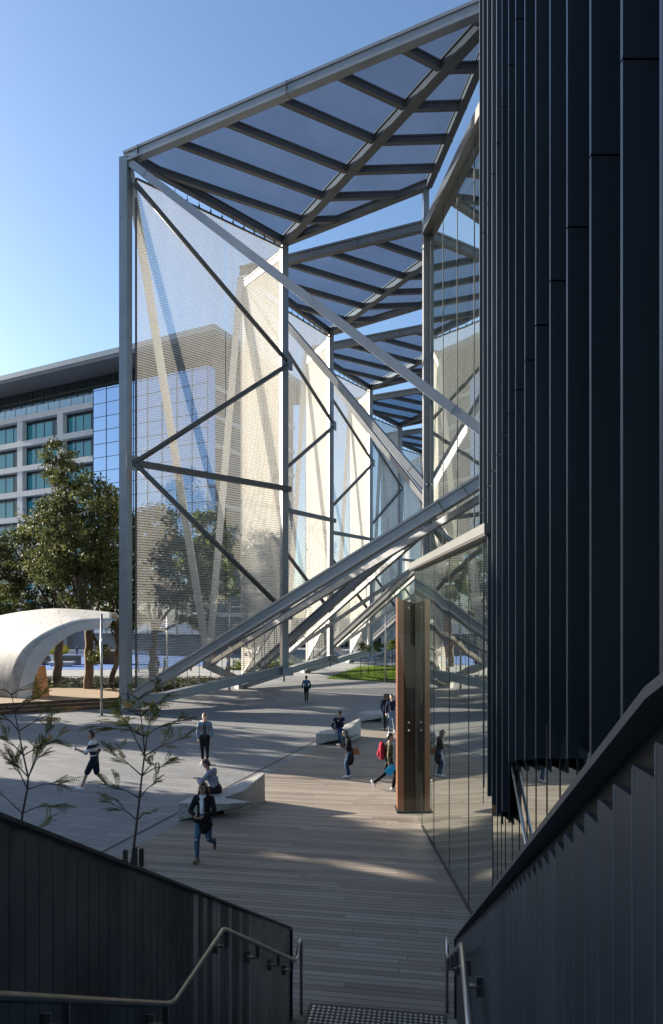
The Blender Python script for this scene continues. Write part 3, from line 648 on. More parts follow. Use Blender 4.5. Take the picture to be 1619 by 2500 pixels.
# low dark glass building far beyond the mesh, and distant trees
lb = thing('low_building', (6, 122, -.05), 'low dark glass pavilion with white roof edge glimpsed under the mesh screens', 'building')
q = MB(); q.box((6, 126, 2.4), (40, 6, 4.9)); q.build('wall', M['darkglass'], lb)
q = MB(); q.box((6, 125.8, 5.1), (42, 8, .5)); q.build('roof', M['bwhite'], lb)

# ------------------------------------------------------------------ trees
def leaves(cs, rs, n, size, up=0.4, asp=0.5):
    """n leaf quads scattered in clumps inside each blob"""
    vs = []; fs = []; ms = []
    tot = sum(r[0] * r[1] * r[2] for r in rs)
    for c, r in zip(cs, rs):
        k = max(20, int(n * r[0] * r[1] * r[2] / tot)); nc = max(6, k // 60)
        d = npr.normal(size=(nc, 3)); d /= np.linalg.norm(d, axis=1)[:, None]
        rad = npr.uniform(.25, 1.0, nc) ** .45
        cl = d * rad[:, None] * np.array(r) + np.array(c)
        ci = npr.randint(0, nc, k)
        p = cl[ci] + npr.normal(size=(k, 3)) * np.array([.34, .34, .22]) * (sum(r) / 3) ** .5 * .62
        nr = npr.normal(size=(k, 3)) * .8 + np.array([0, 0, up]) + d[ci] * .5; nr /= np.linalg.norm(nr, axis=1)[:, None]
        t = npr.normal(size=(k, 3)); t -= nr * (t * nr).sum(1)[:, None]; t /= np.linalg.norm(t, axis=1)[:, None]
        b = np.cross(nr, t); s = size * npr.uniform(.6, 1.35, k)[:, None]
        base = len(vs)
        q = np.stack([p - t * s, p - b * s * asp, p + t * s, p + b * s * asp], 1).reshape(-1, 3)
        vs += q.tolist(); fs += [(base + 4 * j, base + 4 * j + 1, base + 4 * j + 2, base + 4 * j + 3) for j in range(k)]
        clm = npr.uniform(size=nc); ms += ((clm[ci] + npr.normal(size=k) * .25) > .5).astype(int).tolist()
    return vs, fs, ms
def limb(mb, p, q, r0, r1, wob=.25, k=6, n=8):
    pts = []; rr = []
    for i in range(k + 1):
        t = i / k; c = lerp(Vector(p), Vector(q), t); a = math.sin(t * math.pi) * wob
        pts.append(c + V(rnd.uniform(-a, a), rnd.uniform(-a, a), rnd.uniform(-a, a) * .5)); rr.append(r0 + (r1 - r0) * t)
    mb.tube(pts, rr, n); return pts
def tree(name, label, base, fork, blobs, n, size, tr, mats, group='gum trees beside the plaza', dead=0):
    root = thing(name, base, label, 'tree', group); tb = MB(); base = Vector(base)
    fk = base + Vector(fork)
    tb.tube([base, base + V(0, 0, .4)], [tr * 1.35, tr * 1.08], 10, cap=False); tp = limb(tb, base + V(0, 0, .4), fk, tr * 1.08, tr * .8, .12, 7, 10)
    for c, r in blobs:
        c = base + Vector(c); mid = lerp(fk, c, .5) + V(rnd.uniform(-.4, .4), rnd.uniform(-.4, .4), -abs(c.z - fk.z) * .08)
        limb(tb, fk - V(0, 0, .3), mid, tr * .5, tr * .32, .12, 4, 7); limb(tb, mid, c, tr * .32, tr * .1, .15, 4, 6)
        for k in range(6): limb(tb, lerp(mid, c, rnd.uniform(.1, .8)), c + V(rnd.uniform(-1, 1) * r[0] * .8, rnd.uniform(-1, 1) * r[1] * .8, rnd.uniform(-.6, .8) * r[2]), tr * .13, tr * .03, .15, 3, 5)
    tb.build('trunk', M['bark'], root, True)
    vs, fs, ms = leaves([tuple(base + Vector(c)) for c, r in blobs], [r for c, r in blobs], n, size)
    cr = MB(); cr.v = vs; cr.f = fs; cr.m = ms; cr.build('crown', [M[k] for k in mats], root); return root
LF = ('leaf_a', 'leaf_b')
tree('gum_tree', 'tall dark gum tree in front of the teal office windows beside the corner column', G(216, 1700), (-.1, .3, 4.6),
     [((-1.9, 0, 15.9), (1.0, 1.1, 1.0)), ((-1.6, 0, 14.6), (1.5, 1.7, 1.3)), ((.2, 0, 12.9), (2.2, 2.2, 1.5)), ((-2.2, .4, 11.4), (2.0, 2.2, 1.5)), ((1.3, 0, 10.2), (1.6, 2, 1.6)), ((-.6, -.6, 9.4), (2.2, 2, 1.5)), ((-2.6, 0, 8.4), (1.9, 1.9, 1.3)), ((1.0, .2, 7.4), (1.5, 1.7, 1.3)), ((-.6, 0, 6.6), (1.5, 1.5, .9)), ((1.6, 0, 5.0), (1.0, 1.2, .9)), ((.9, -.3, 3.1), (.9, 1, 1.0))], 19000, .125, .3, LF)
tree('gum_tree', 'broad dark gum tree with sprawling limbs behind the white shell shelter', G(139, 1674), (.15, .3, 5.0),
     [((-.8, 0, 11.6), (2.3, 2.4, 1.6)), ((-3.2, 0, 10.2), (2.3, 2.4, 1.6)), ((-4.6, 0, 8.0), (2.3, 2.3, 1.6)), ((-1.5, .5, 8.6), (2.3, 2.3, 1.4)), ((.8, 0, 9.2), (1.9, 2, 1.5)), ((-4.4, .6, 5.9), (2.0, 2, 1.0)), ((-1.2, 0, 6.4), (1.6, 1.6, .9)), ((1.2, 0, 6.2), (1.3, 1.5, 1.0))], 17500, .13, .33, LF)
tree('gum_tree', 'slender twisted gum tree close behind the corner column', G(272, 1677), (.5, .2, 3.2),
     [((-.3, .3, 13.4), (1.3, 1.5, 1.5)), ((.6, .5, 11.2), (1.7, 1.8, 1.8)), ((-.6, .2, 9.0), (1.6, 1.8, 1.6)), ((1.3, 0, 8.2), (1.6, 1.6, 1.7)), ((.2, 0, 6.2), (1.5, 1.5, 1.2)), ((1.6, .5, 5.4), (1.2, 1.4, 1.4))], 14000, .125, .2, LF)
tree('gum_tree', 'gum tree seen through the lower half of the nearest mesh screen', G(372, 1677), (.1, .2, 4.3),
     [((.2, 0, 11.5), (2.2, 2, 2)), ((1.8, 0, 9.6), (2, 2, 1.6)), ((-.8, .2, 9.0), (1.7, 2, 1.6)), ((2.6, 0, 7.2), (2, 2, 1.4)), ((.4, 0, 7.0), (2, 2, 1.2)), ((3.2, -.3, 5.2), (1.6, 1.6, 1.0))], 18000, .13, .3, LF)
tree('gum_tree', 'paler green tree seen through the mesh below the office roof corner', G(520, 1628), (.1, .2, 5),
     [((0, 0, 14.5), (2.6, 2.4, 2.2)), ((-2.0, 0, 11.5), (2.4, 2.4, 2)), ((1.8, 0, 11.2), (2.4, 2.4, 2)), ((0, 0, 8.5), (2.8, 2.6, 1.6))], 7000, .26, .3, ('leaf_b', 'leaf_c'))
tree('gum_tree', 'small bushy tree at the photo edge left of the shell shelter', V(-28.2, 55, 0), (.1, 0, 2.2),
     [((.4, 0, 6.6), (1.5, 1.6, 1.4)), ((-.6, 0, 5.0), (1.8, 1.8, 1.3))], 4200, .19, .2, ('leaf_b', 'leaf_c'))
# trees just outside the picture that throw the long dappled shade on the plaza
SV = V(SUNX, SUNY, 0).normalized(); SN = V(.423, .906, 0)
for s, t, h, rr in ((6.0, 33, 13, 3.2), (10.0, 37, 14, 2.6), (13.0, 31, 12, 2.2), (22.4, 40, 13, 2.9)):
    c = SN * s + SV * t
    tree('gum_tree', 'spreading gum tree out of frame left of the plaza', (c.x, c.y, 0), (.1, .1, 3.2),
         [((rnd.uniform(-.8, .8), rnd.uniform(-.6, .6), 3.4 + k * (h - 4) / 4), (rr, rr, 1.7)) for k in range(5)], 9500, .27, .26, LF)
# an unseen block added at the left so its long shadow covers the tower
sb = thing('shade_block', (-66, 36, -.05), 'tall brown brick block out of frame added to shade the stairs and tower', 'building')
bc = SN * -2 + SV * 78
q = MB(); ang = math.atan2(SN.y, SN.x); q.box((bc.x, bc.y, 20), (22, 10, 40), ang); q.build('wall', simple('shade_block_brick', (.11, .07, .05), .9, 0, .2, 2), sb)  # brick tone picked for its warm reflection in the tower
for k in range(9):
    f = SV * -5.02; q = MB(); q.box((bc.x + f.x, bc.y + f.y, 3 + 4 * k), (20, .1, 1.8), ang); q.build('window', M['darkglass'], sb)

# saplings with pinnate fronds
def frond(mb, p, d, L, m):
    d = Vector(d).normalized(); side = d.cross(V(0, 0, 1)).normalized(); k = int(L / .034)
    for i in range(k):
        t = i / k; c = Vector(p) + d * (L * t) + V(0, 0, -.28 * L * t * t)
        s = .055 * math.sin(math.pi * (.15 + .8 * t)) + .012
        for sg in (-1, 1):
            tip = c + side * (sg * s) + d * .012 + V(0, 0, -s * .5); mb.add([c, c + d * .02 + side * (sg * s * .5) + V(0, 0, -.003), tip, c - d * .006 + side * (sg * s * .5)], [(0, 1, 2, 3)], m)
def sapling(label, base, pts, branches, nfr, yel):
    base = Vector(base); root = thing('sapling', base, label, 'sapling', 'thin saplings by the stair wall'); tb = MB(); lf = MB()
    P_ = [base + Vector(p) for p in pts]; n = len(P_)
    tb.tube(P_, [.031 - .024 * i / (n - 1) for i in range(n)], 8)
    for (i, dx, dy, dz) in branches:
        p = P_[i]; e = p + V(dx, dy, dz); mid = lerp(p, e, .5) + V(0, 0, .06); tb.tube([p, mid, e], [.014, .010, .005], 6)
        L = (e - p).length
        for k in range(int(nfr * L)):
            t = rnd.uniform(.25, 1.0); q = lerp(mid, e, t * 2 - 1) if t > .5 else lerp(p, mid, t * 2)
            d = (e - p).normalized() + V(rnd.uniform(-.9, .9), rnd.uniform(-.9, .9), rnd.uniform(-.1, .4))
            r_ = rnd.uniform(.25, .5); st = q + d.normalized() * r_ * .8; tb.tube([q, st], [.004, .0025], 4, cap=False)
            m = 1 if rnd.random() < yel else 0
            frond(lf, q + d.normalized() * .08, d, r_, m)
            for kk in range(2):
                d2 = d.normalized() + V(rnd.uniform(-.7, .7), rnd.uniform(-.7, .7), rnd.uniform(-.3, .2)); frond(lf, lerp(q, st, rnd.uniform(.4, 1)), d2, r_ * .75, m)
    tb.build('trunk', M['bark_dark'], root, True); lf.build('foliage', [M['leaf_s'], M['leaf_y']], root); return root
b1 = G(320, 2118)
sapling('thin sapling between black stakes in front of the seated and striped people', b1,
        [(0, 0, 0), (.06, 0, .45), (.12, 0, .95), (.17, 0, 1.4), (.22, 0, 1.85), (.27, 0, 2.25), (.25, 0, 2.65), (.2, 0, 3.05), (.14, 0, 3.4)],
        [(2, -.55, .1, .3), (2, .3, -.1, .18), (3, -.5, -.2, .25), (3, .32, .1, .28), (4, -.7, .1, .45), (4, .45, .2, .15), (4, .35, -.2, .3), (5, -.62, .1, 1.0), (5, .1, .2, .95), (5, .8, 0, .35), (6, -.6, .1, .25), (6, .75, .1, .3), (6, -.5, -.3, .2), (7, -.55, .1, .15), (7, .5, 0, .35), (7, .3, -.3, .2), (8, -.35, 0, .1), (8, .3, .1, .15)], 7.5, .08)
b2 = G(43, 2105)
sapling('thin sapling with yellowing leaves half hidden behind the stair wall', b2,
        [(0, 0, 0), (.05, 0, .5), (.1, 0, 1.0), (.2, 0, 1.5), (.22, 0, 1.75), (.12, 0, 2.2), (.02, 0, 2.7), (-.06, 0, 3.1), (-.12, 0, 3.45)],
        [(1, .4, .1, .15), (1, -.4, 0, .25), (2, -.7, 0, .55), (2, .5, .1, .12), (3, -.45, .1, .75), (3, .7, 0, .1), (4, -.5, .1, .35), (4, .3, .1, .6), (4, .45, -.1, 1.0), (5, .7, .1, .3), (5, -.4, 0, .3), (6, .75, 0, .35), (6, -.4, .1, .3), (7, .5, .1, .3), (7, -.4, 0, .15), (7, .3, -.2, .2), (8, .25, .1, .1), (8, -.3, 0, .1)], 7.5, .14)
for k, (dx, dy, h) in enumerate(((-.12, .02, .34), (.10, -.06, .42), (.2, .04, .36))):
    q = MB(); p = b1 + V(dx, dy, 0); q.beam(p, p + V(0, 0, h), .085, .07, (0, 1, 0)); q.beam(p + V(0, 0, h), p + V(0, 0, h + .015), .05, .04, (0, 1, 0))
    o = q.build('stake', M['black'], flat_origin=p)
    tag(o, ['short black stake left of the sapling trunk', 'tallest black stake just right of the sapling trunk', 'rightmost black stake at the sapling foot'][k], 'stake', 'black stakes around the sapling')

# ------------------------------------------------------------------ planting beds
def bed(name, poly, n, size, mats, z0=.0, h=.35, label=None):
    xs = [p[0] for p in poly]; ys = [p[1] for p in poly]; vs = []; fs = []; ms = []
    def inside(x, y):
        r = False; j = len(poly) - 1
        for i in range(len(poly)):
            if (poly[i][1] > y) != (poly[j][1] > y) and x < (poly[j][0] - poly[i][0]) * (y - poly[i][1]) / (poly[j][1] - poly[i][1]) + poly[i][0]: r = not r
            j = i
        return r
    mb = MB(); k = 0
    while k < n:
        x, y = rnd.uniform(min(xs), max(xs)), rnd.uniform(min(ys), max(ys))
        if not inside(x, y): continue
        k += 1; z = z0 + rnd.uniform(.02, h) * (.5 + .5 * math.sin(x * 2.1) * math.cos(y * 1.7)); a = rnd.uniform(0, 6.3); s = size * rnd.uniform(.6, 1.4)
        t = V(math.cos(a), math.sin(a), rnd.uniform(-.4, .5)) * s; b = V(-math.sin(a), math.cos(a), rnd.uniform(-.3, .6)) * (s * .55); c = V(x, y, z)
        mb.add([c - t, c - b, c + t, c + b], [(0, 1, 2, 3)], 0 if rnd.random() < .65 else 1)
    o = mb.build(name, [M[m] for m in mats]); o['kind'] = 'stuff'; return o
bedpoly = [(-25.5, 46), (-12.2, 44), (-9.5, 47), (-8, 56.5), (-26, 56.5)]
sheet('garden_soil', bedpoly, .03, M['mulch']); bed('ground_cover', bedpoly, 9000, .13, ('ivy', 'leaf_a'))
bp2 = [(-10.5, 66), (-4, 66), (-2, 70), (-9.5, 72)]
sheet('garden_soil', bp2, .0, M['mulch']); bed('low_shrubs', bp2, 2600, .16, ('leaf_c', 'leaf_b'), .05, 1.2)
bp3 = [(4.2, 52.5), (9.5, 50.8), (10, 53.5), (6, 54.5)]
sheet('garden_soil', bp3, .04, M['mulch'])
lawn_poly = [tuple(G(795, 1657))[:2], (9.5, 50.5), (16, 62), (18, 78), (3, 70)]
gb = MB(); k = 0
while k < 9000:
    x, y = rnd.uniform(-.5, 12), rnd.uniform(51, 72)
    if y < 57 - .7 * (x + .5) or y > 56.5 + 4.2 * (x + .6) or (y < 54.8 and x > 4): continue
    k += 1; a = rnd.uniform(0, 6.3); gb.add([(x - .03 * math.cos(a), y - .03 * math.sin(a), .02), (x + .03 * math.cos(a), y + .03 * math.sin(a), .02), (x + rnd.uniform(-.04, .04), y, rnd.uniform(.06, .13))], [(0, 1, 2)])
tag(gb.build('grass_blades', M['grass']), kind='stuff')

# ------------------------------------------------------------------ shell shelter and its stepped platform
plat = thing('platform', (-18, 38, 0), 'low timber platform with rusty steel steps under the white shell shelter', 'platform')
def step(x0, x1, k):
    z1 = .51 - .17 * k; a = MB(); e = k * .42
    A = V(-26, 31.4 - e, 0); B = V(-12.35 + e * .35, 38.3 - e * .8, 0); C = V(-12.6, 43.2, 0); D = V(-26, 44, 0)
    lo = .008 + .001 * k
    a.prism([at(p, lo) for p in (A, B, C, D)], [at(p, z1) for p in (A, B, C, D)])
    return a.build('step' if k else 'deck', [M['timber'], M['corten']], plat), A, B, z1
for k in range(3):
    o, A, B, z1 = step(0, 0, k)
    f = MB(); d = (B - A).normalized(); nn_ = V(d.y, -d.x, 0) * .02; f.beam(at(A, z1 - .082) + nn_, at(B, z1 - .082) + nn_, .03, .166); f.build('riser', M['corten'], plat)
sh = thing('shell_shelter', (-18.4, 38.4, .51), 'curved white shell shelter with stained hexagon pattern sweeping out to a point', 'shelter')
def prof(pts, k=36):                                           # smooth curve through control points
    out = []
    for i in range(k + 1):
        t = i / k * (len(pts) - 1); j = min(int(t), len(pts) - 2); f = t - j
        p0, p1, p2, p3 = pts[max(j - 1, 0)], pts[j], pts[j + 1], pts[min(j + 2, len(pts) - 1)]
        out.append(.5 * ((2 * p1) + (p2 - p0) * f + (2 * p0 - 5 * p1 + 4 * p2 - p3) * f * f + (3 * p1 - p0 - 3 * p2 + p3) * f ** 3))
    return out
def SP(u, v, d): return V((u - CX) / F * d, d, EYE - (v - HY) / F * d)
k4 = 1 / 4.67
out_ = [SP(x * k4, 1480 + y * k4, 38) for x, y in ((202, 1060), (245, 800), (350, 530), (545, 350), (840, 210), (1060, 172), (1272, 164))]
inn_ = [SP(x * k4, 1480 + y * k4, 38) for x, y in ((358, 1056), (400, 800), (490, 610), (640, 440), (850, 302), (1040, 272), (1213, 254))]
out_[0].z = inn_[0].z = .5
fo, fi = prof(out_), prof(inn_)
back = prof([V(-26.6, 41.5, .5), V(-26.2, 42.4, 2.2), V(-24.8, 43.2, 3.9), V(-22.2, 43.6, 5.1), V(-19.2, 43.6, 5.6), V(-16.2, 43, 5.45), V(-13.2, 41.5, 5.1)])
q = MB(); K = len(fo); Jn = 12; rows = []
for j in range(Jn + 1):
    t = j / Jn; row = []
    for a, b in zip(fo, back):
        p = lerp(a, b, t); bul = math.sin(t * math.pi) * .35; row.append(p + V(-bul * .6, 0, bul))
    row[0].z = .5; rows.append(row)
vs = [p for r_ in rows for p in r_]; fs = [(j * K + i, j * K + i + 1, (j + 1) * K + i + 1, (j + 1) * K + i) for j in range(Jn) for i in range(K - 1)]
q.add(vs, fs); o = q.build('shell', M['shell'], sh, True); md_ = o.modifiers.new('thick', 'SOLIDIFY'); md_.thickness = .12; md_.offset = 0
q = MB(); vs = []; th = V(0, .16, 0)
for a, b in zip(fo, fi): vs += [a + V(0, -.03, 0), b + V(0, -.03, 0), b + th, a + th]
fs = []
for i in range(K - 1):
    for j in range(4): fs.append((i * 4 + j, i * 4 + (j + 1) % 4, (i + 1) * 4 + (j + 1) % 4, (i + 1) * 4 + j))
fs += [(3, 2, 1, 0), (4 * K - 4, 4 * K - 3, 4 * K - 2, 4 * K - 1)]
q.add(vs, fs); q.build('rim', M['white'], sh)
q = MB(); q.prism([(-17.35, 38.1, .512), (-16.75, 38.1, .512), (-16.75, 39.4, .512), (-18.0, 39.4, .512)], [(-17.3, 38.1, 1.7), (-17.0, 38.1, 2.2), (-17.0, 39.4, 2.3), (-17.6, 39.4, 2.2)]); q.build('seat', M['plywood'], sh)

# ------------------------------------------------------------------ lamp posts
def lamp(base, h, label):
    base = Vector(base); r = thing('lamp_post', base, label, 'lamp post', 'steel lamp posts')
    q = MB(); q.tube([base, base + V(0, 0, h)], [.075, .06], 12); q.build('pole', M['stainless'], r, True)
    q = MB(); q.tube([base + V(0, 0, h - .3), base + V(.3, 0, h - .27)], .025, 8); q.prism([base + p for p in (V(.2, -.1, h - .33), V(.75, -.1, h - .33), V(.75, .1, h - .33), V(.2, .1, h - .33))], [base + p for p in (V(.25, -.08, h - .23), V(.72, -.08, h - .26), V(.72, .08, h - .26), V(.25, .08, h - .23))]); q.build('lamp_head', M['stainless'], r)
    q = MB(); q.box(base + V(0, 0, .01), (.3, .3, .02)); q.build('base_plate', M['stainless'], r)
lamp(G(248, 1748), 5.3, 'steel lamp post beside the tip of the white shell shelter')
lamp(G(408, 1647), 6.6, 'lamp post seen through the mesh near the gum tree trunk')
lamp(G(560, 1686), 6.2, 'lamp post behind the big lower brace, standing out on the plaza paving')
lamp(G(942, 1667), 6.2, 'lamp post on the edge of the lawn beside the copper column')

# ------------------------------------------------------------------ terrazzo benches
def bench(label, at_, rz):
    at_ = Vector(at_); top = dict(a=(0, 0, .44), b=(1.2, .22, .37), c=(1.78, .52, .33), d=(1.05, .58, .43), e=(1.5, .98, .5), f=(1.98, 1.78, .76), g=(1.92, 1.86, .78), h=(.22, .62, .45), k=(.95, 1.2, .47))
    bot = dict(a=(0, .03, .0), b=(1.2, .26, .22), c=(1.76, .54, .26), d=(1.05, .6, .0), e=(1.52, 1.0, .0), f=(1.99, 1.8, .0), g=(1.92, 1.87, .0), h=(.24, .6, .0), k=(.96, 1.2, .0))
    names = list('abcdefgkh'); q = MB(); n = len(names)
    vs = [bot[c] for c in names] + [top[c] for c in names]; ix = {c: n + i for i, c in enumerate(names)}
    fs = [tuple(ix[c] for c in t) for t in ('abdh', 'bcd', 'hdek', 'efgk')] + [(i, (i + 1) % n, n + (i + 1) % n, n + i) for i in range(n)]
    q.add(vs, fs); o = q.build('stone_bench', M['terrazzo'], bevel=.012); o.location = at_; o.rotation_euler = (0, 0, rz)
    return tag(o, label, 'bench', 'angular terrazzo benches')
bench('angular terrazzo bench where the person in grey hoodie sits, nearest the stairs', (-3.81, 16.42, .014), 0)
bench('angular terrazzo bench with a seated man in dark jacket, in full sun', (-.62, 26.4, .014), .06)
bench('angular terrazzo bench farther back behind the walking couple', (1.25, 32.3, .014), -.25)
# tree guards on the lawn
def guard(base, h, label):
    base = Vector(base); r = thing('tree_guard', base, label, 'tree guard', 'black tree guards on the lawn')
    for x in (-.33, .33):
        q = MB(); q.beam(base + V(x, 0, 0), base + V(x, 0, h), .05, .05, (0, 1, 0)); q.build('post', M['black'], r)
    q = MB(); q.beam(base + V(-.33, 0, h * .75), base + V(.33, 0, h * .75), .03, .06); q.beam(base + V(-.33, 0, h * .95), base + V(.33, 0, h * .95), .03, .05); q.build('rail', M['black'], r)
    q = MB(); q.tube([base, base + V(.03, 0, h * .9), base + V(0, .02, h * 1.5)], [.03, .025, .012], 6); q.build('stem', M['bark'], r)
    vs, fs, ms = leaves([tuple(base + V(0, 0, h * 1.5))], [(.45, .45, .5)], 420, .09); c = MB(); c.v, c.f, c.m = vs, fs, ms; c.build('crown', [M['leaf_b'], M['leaf_c']], r)
guard(G(890, 1652), 1.7, 'tree guard with sapling at the near corner of the lawn'); guard(G(924, 1644), 1.7, 'second tree guard back, left of the lawn lamp post')
guard(G(955, 1637), 1.7, 'tree guard just right of the lawn lamp post'); guard(G(966, 1630), 1.7, 'farthest tree guard, almost behind the copper column')
# playground furniture, far left
q = MB(); q.ball((0, 0, .7), (2.0, 1.0, .75)); q.ball((0, 0, 1.0), (1.9, .9, .6)); o = q.build('play_bowl', M['yellow'], smooth=True); o.location = G(135, 1600); tag(o, 'yellow rounded play seat on the blue playground', 'play seat')
q = MB(); q.box((0, 0, .25), (7.5, 1.2, .5)); q.box((0, .5, .75), (7.5, .25, .5)); o = q.build('long_seat', M['steel_dark'], bevel=.05); o.location = G(112, 1622); tag(o, 'long dark grey seat beside the blue playground, behind the shelter', 'seat')
q = MB(); q.prism([(-1, -.5, 0), (1, -.5, 0), (1, .5, 0), (-1, .5, 0)], [(-1.3, -.7, .45), (1.3, -.7, .45), (1.3, .7, .45), (-1.3, .7, .45)]); q.prism([(-1.3, .5, .45), (-.6, .5, .45), (-.6, .7, .45), (-1.3, .7, .45)], [(-1.6, .6, 1.2), (-.9, .6, 1.2), (-.9, .8, 1.2), (-1.6, .8, 1.2)]); o = q.build('lounge_seat', M['white'], bevel=.04); o.location = G(150, 1626); tag(o, 'white sculpted lounge seat by the tree trunk', 'seat')
for u, lb_ in ((247, 'brown tapered planter tub left of the slender tree'), (285, 'brown tapered planter tub hidden mostly by the corner column')):
    q = MB(); q.prism([(-.85, -.5, 0), (.85, -.5, 0), (.85, .5, 0), (-.85, .5, 0)], [(-1.1, -.7, 1.4), (1.1, -.7, 1.4), (1.1, .7, 1.4), (-1.1, .7, 1.4)]); q.prism([(-1, -.6, 1.401), (1, -.6, 1.401), (1, .6, 1.401), (-1, .6, 1.401)], [(-.9, -.5, 1.46), (.9, -.5, 1.46), (.9, .5, 1.46), (-.9, .5, 1.46)])
    o = q.build('planter', M['corten'], bevel=.02); o.location = G(u, 1620); tag(o, lb_, 'planter', 'brown planters')
q = MB(); q.prism([(-60, 100, 0), (-14, 93, 0), (-14, 93.5, 0), (-60, 100.5, 0)], [(-60, 100, .6), (-14, 93, .6), (-14, 93.5, .6), (-60, 100.5, .6)]); tag(q.build('seat_wall', M['white'], flat_origin=(-37, 96, 0)), 'long low white wall along the back of the blue playground', 'low wall')
# ------------------------------------------------------------------ people
def cap(mb, p, q, r0, r1=None, m=0, n=9, flat=None):
    """tapered round-ended limb segment; flat=(sx, sy) squashes it across"""
    p, q = Vector(p), Vector(q); r1 = r0 if r1 is None else r1; d = (q - p)
    if d.length < 1e-5: d = V(0, 0, .001)
    d.normalize(); a = V(1, 0, 0) - d * d.x
    if a.length < .2: a = V(0, 1, 0) - d * d.y
    a.normalize(); c = d.cross(a); b = len(mb.v); rings = []
    for th in (-80, -45, 0): rings.append((p + d * (r0 * math.sin(R(th))), r0 * math.cos(R(th))))
    for th in (0, 45, 80): rings.append((q + d * (r1 * math.sin(R(th))), r1 * math.cos(R(th))))
    fx_, fy_ = flat if flat else (1, 1)
    for o, r in rings:
        for j in range(n):
            t = 2 * math.pi * j / n; w_ = a * (math.cos(t) * r) + c * (math.sin(t) * r); mb.v.append((o.x + w_.x * fx_, o.y + w_.y * fy_, o.z + w_.z))
    for i in range(5):
        for j in range(n): mb.f.append((b + i * n + j, b + i * n + (j + 1) % n, b + (i + 1) * n + (j + 1) % n, b + (i + 1) * n + j)); mb.m.append(m)
    mb.f.append(tuple(b + j for j in range(n))[::-1]); mb.m.append(m); mb.f.append(tuple(b + 5 * n + j for j in range(n))); mb.m.append(m)
def ik(a, b, l1, l2, pole):
    a, b = Vector(a), Vector(b); d = b - a; L = min(d.length, (l1 + l2) * .999); d.normalize()
    x = (l1 * l1 - l2 * l2 + L * L) / (2 * L); h = math.sqrt(max(0, l1 * l1 - x * x)); p = Vector(pole); p = p - d * p.dot(d)
    if p.length < 1e-4: p = V(0, 1, 0)
    return a + d * x + p.normalized() * h, a + d * L
def remesh(o, vox):
    md = o.modifiers.new('remesh', 'REMESH'); md.mode = 'VOXEL'; md.voxel_size = vox; md.use_smooth_shade = True
    sm = o.modifiers.new('smooth', 'SMOOTH'); sm.factor = .5; sm.iterations = 2; return o
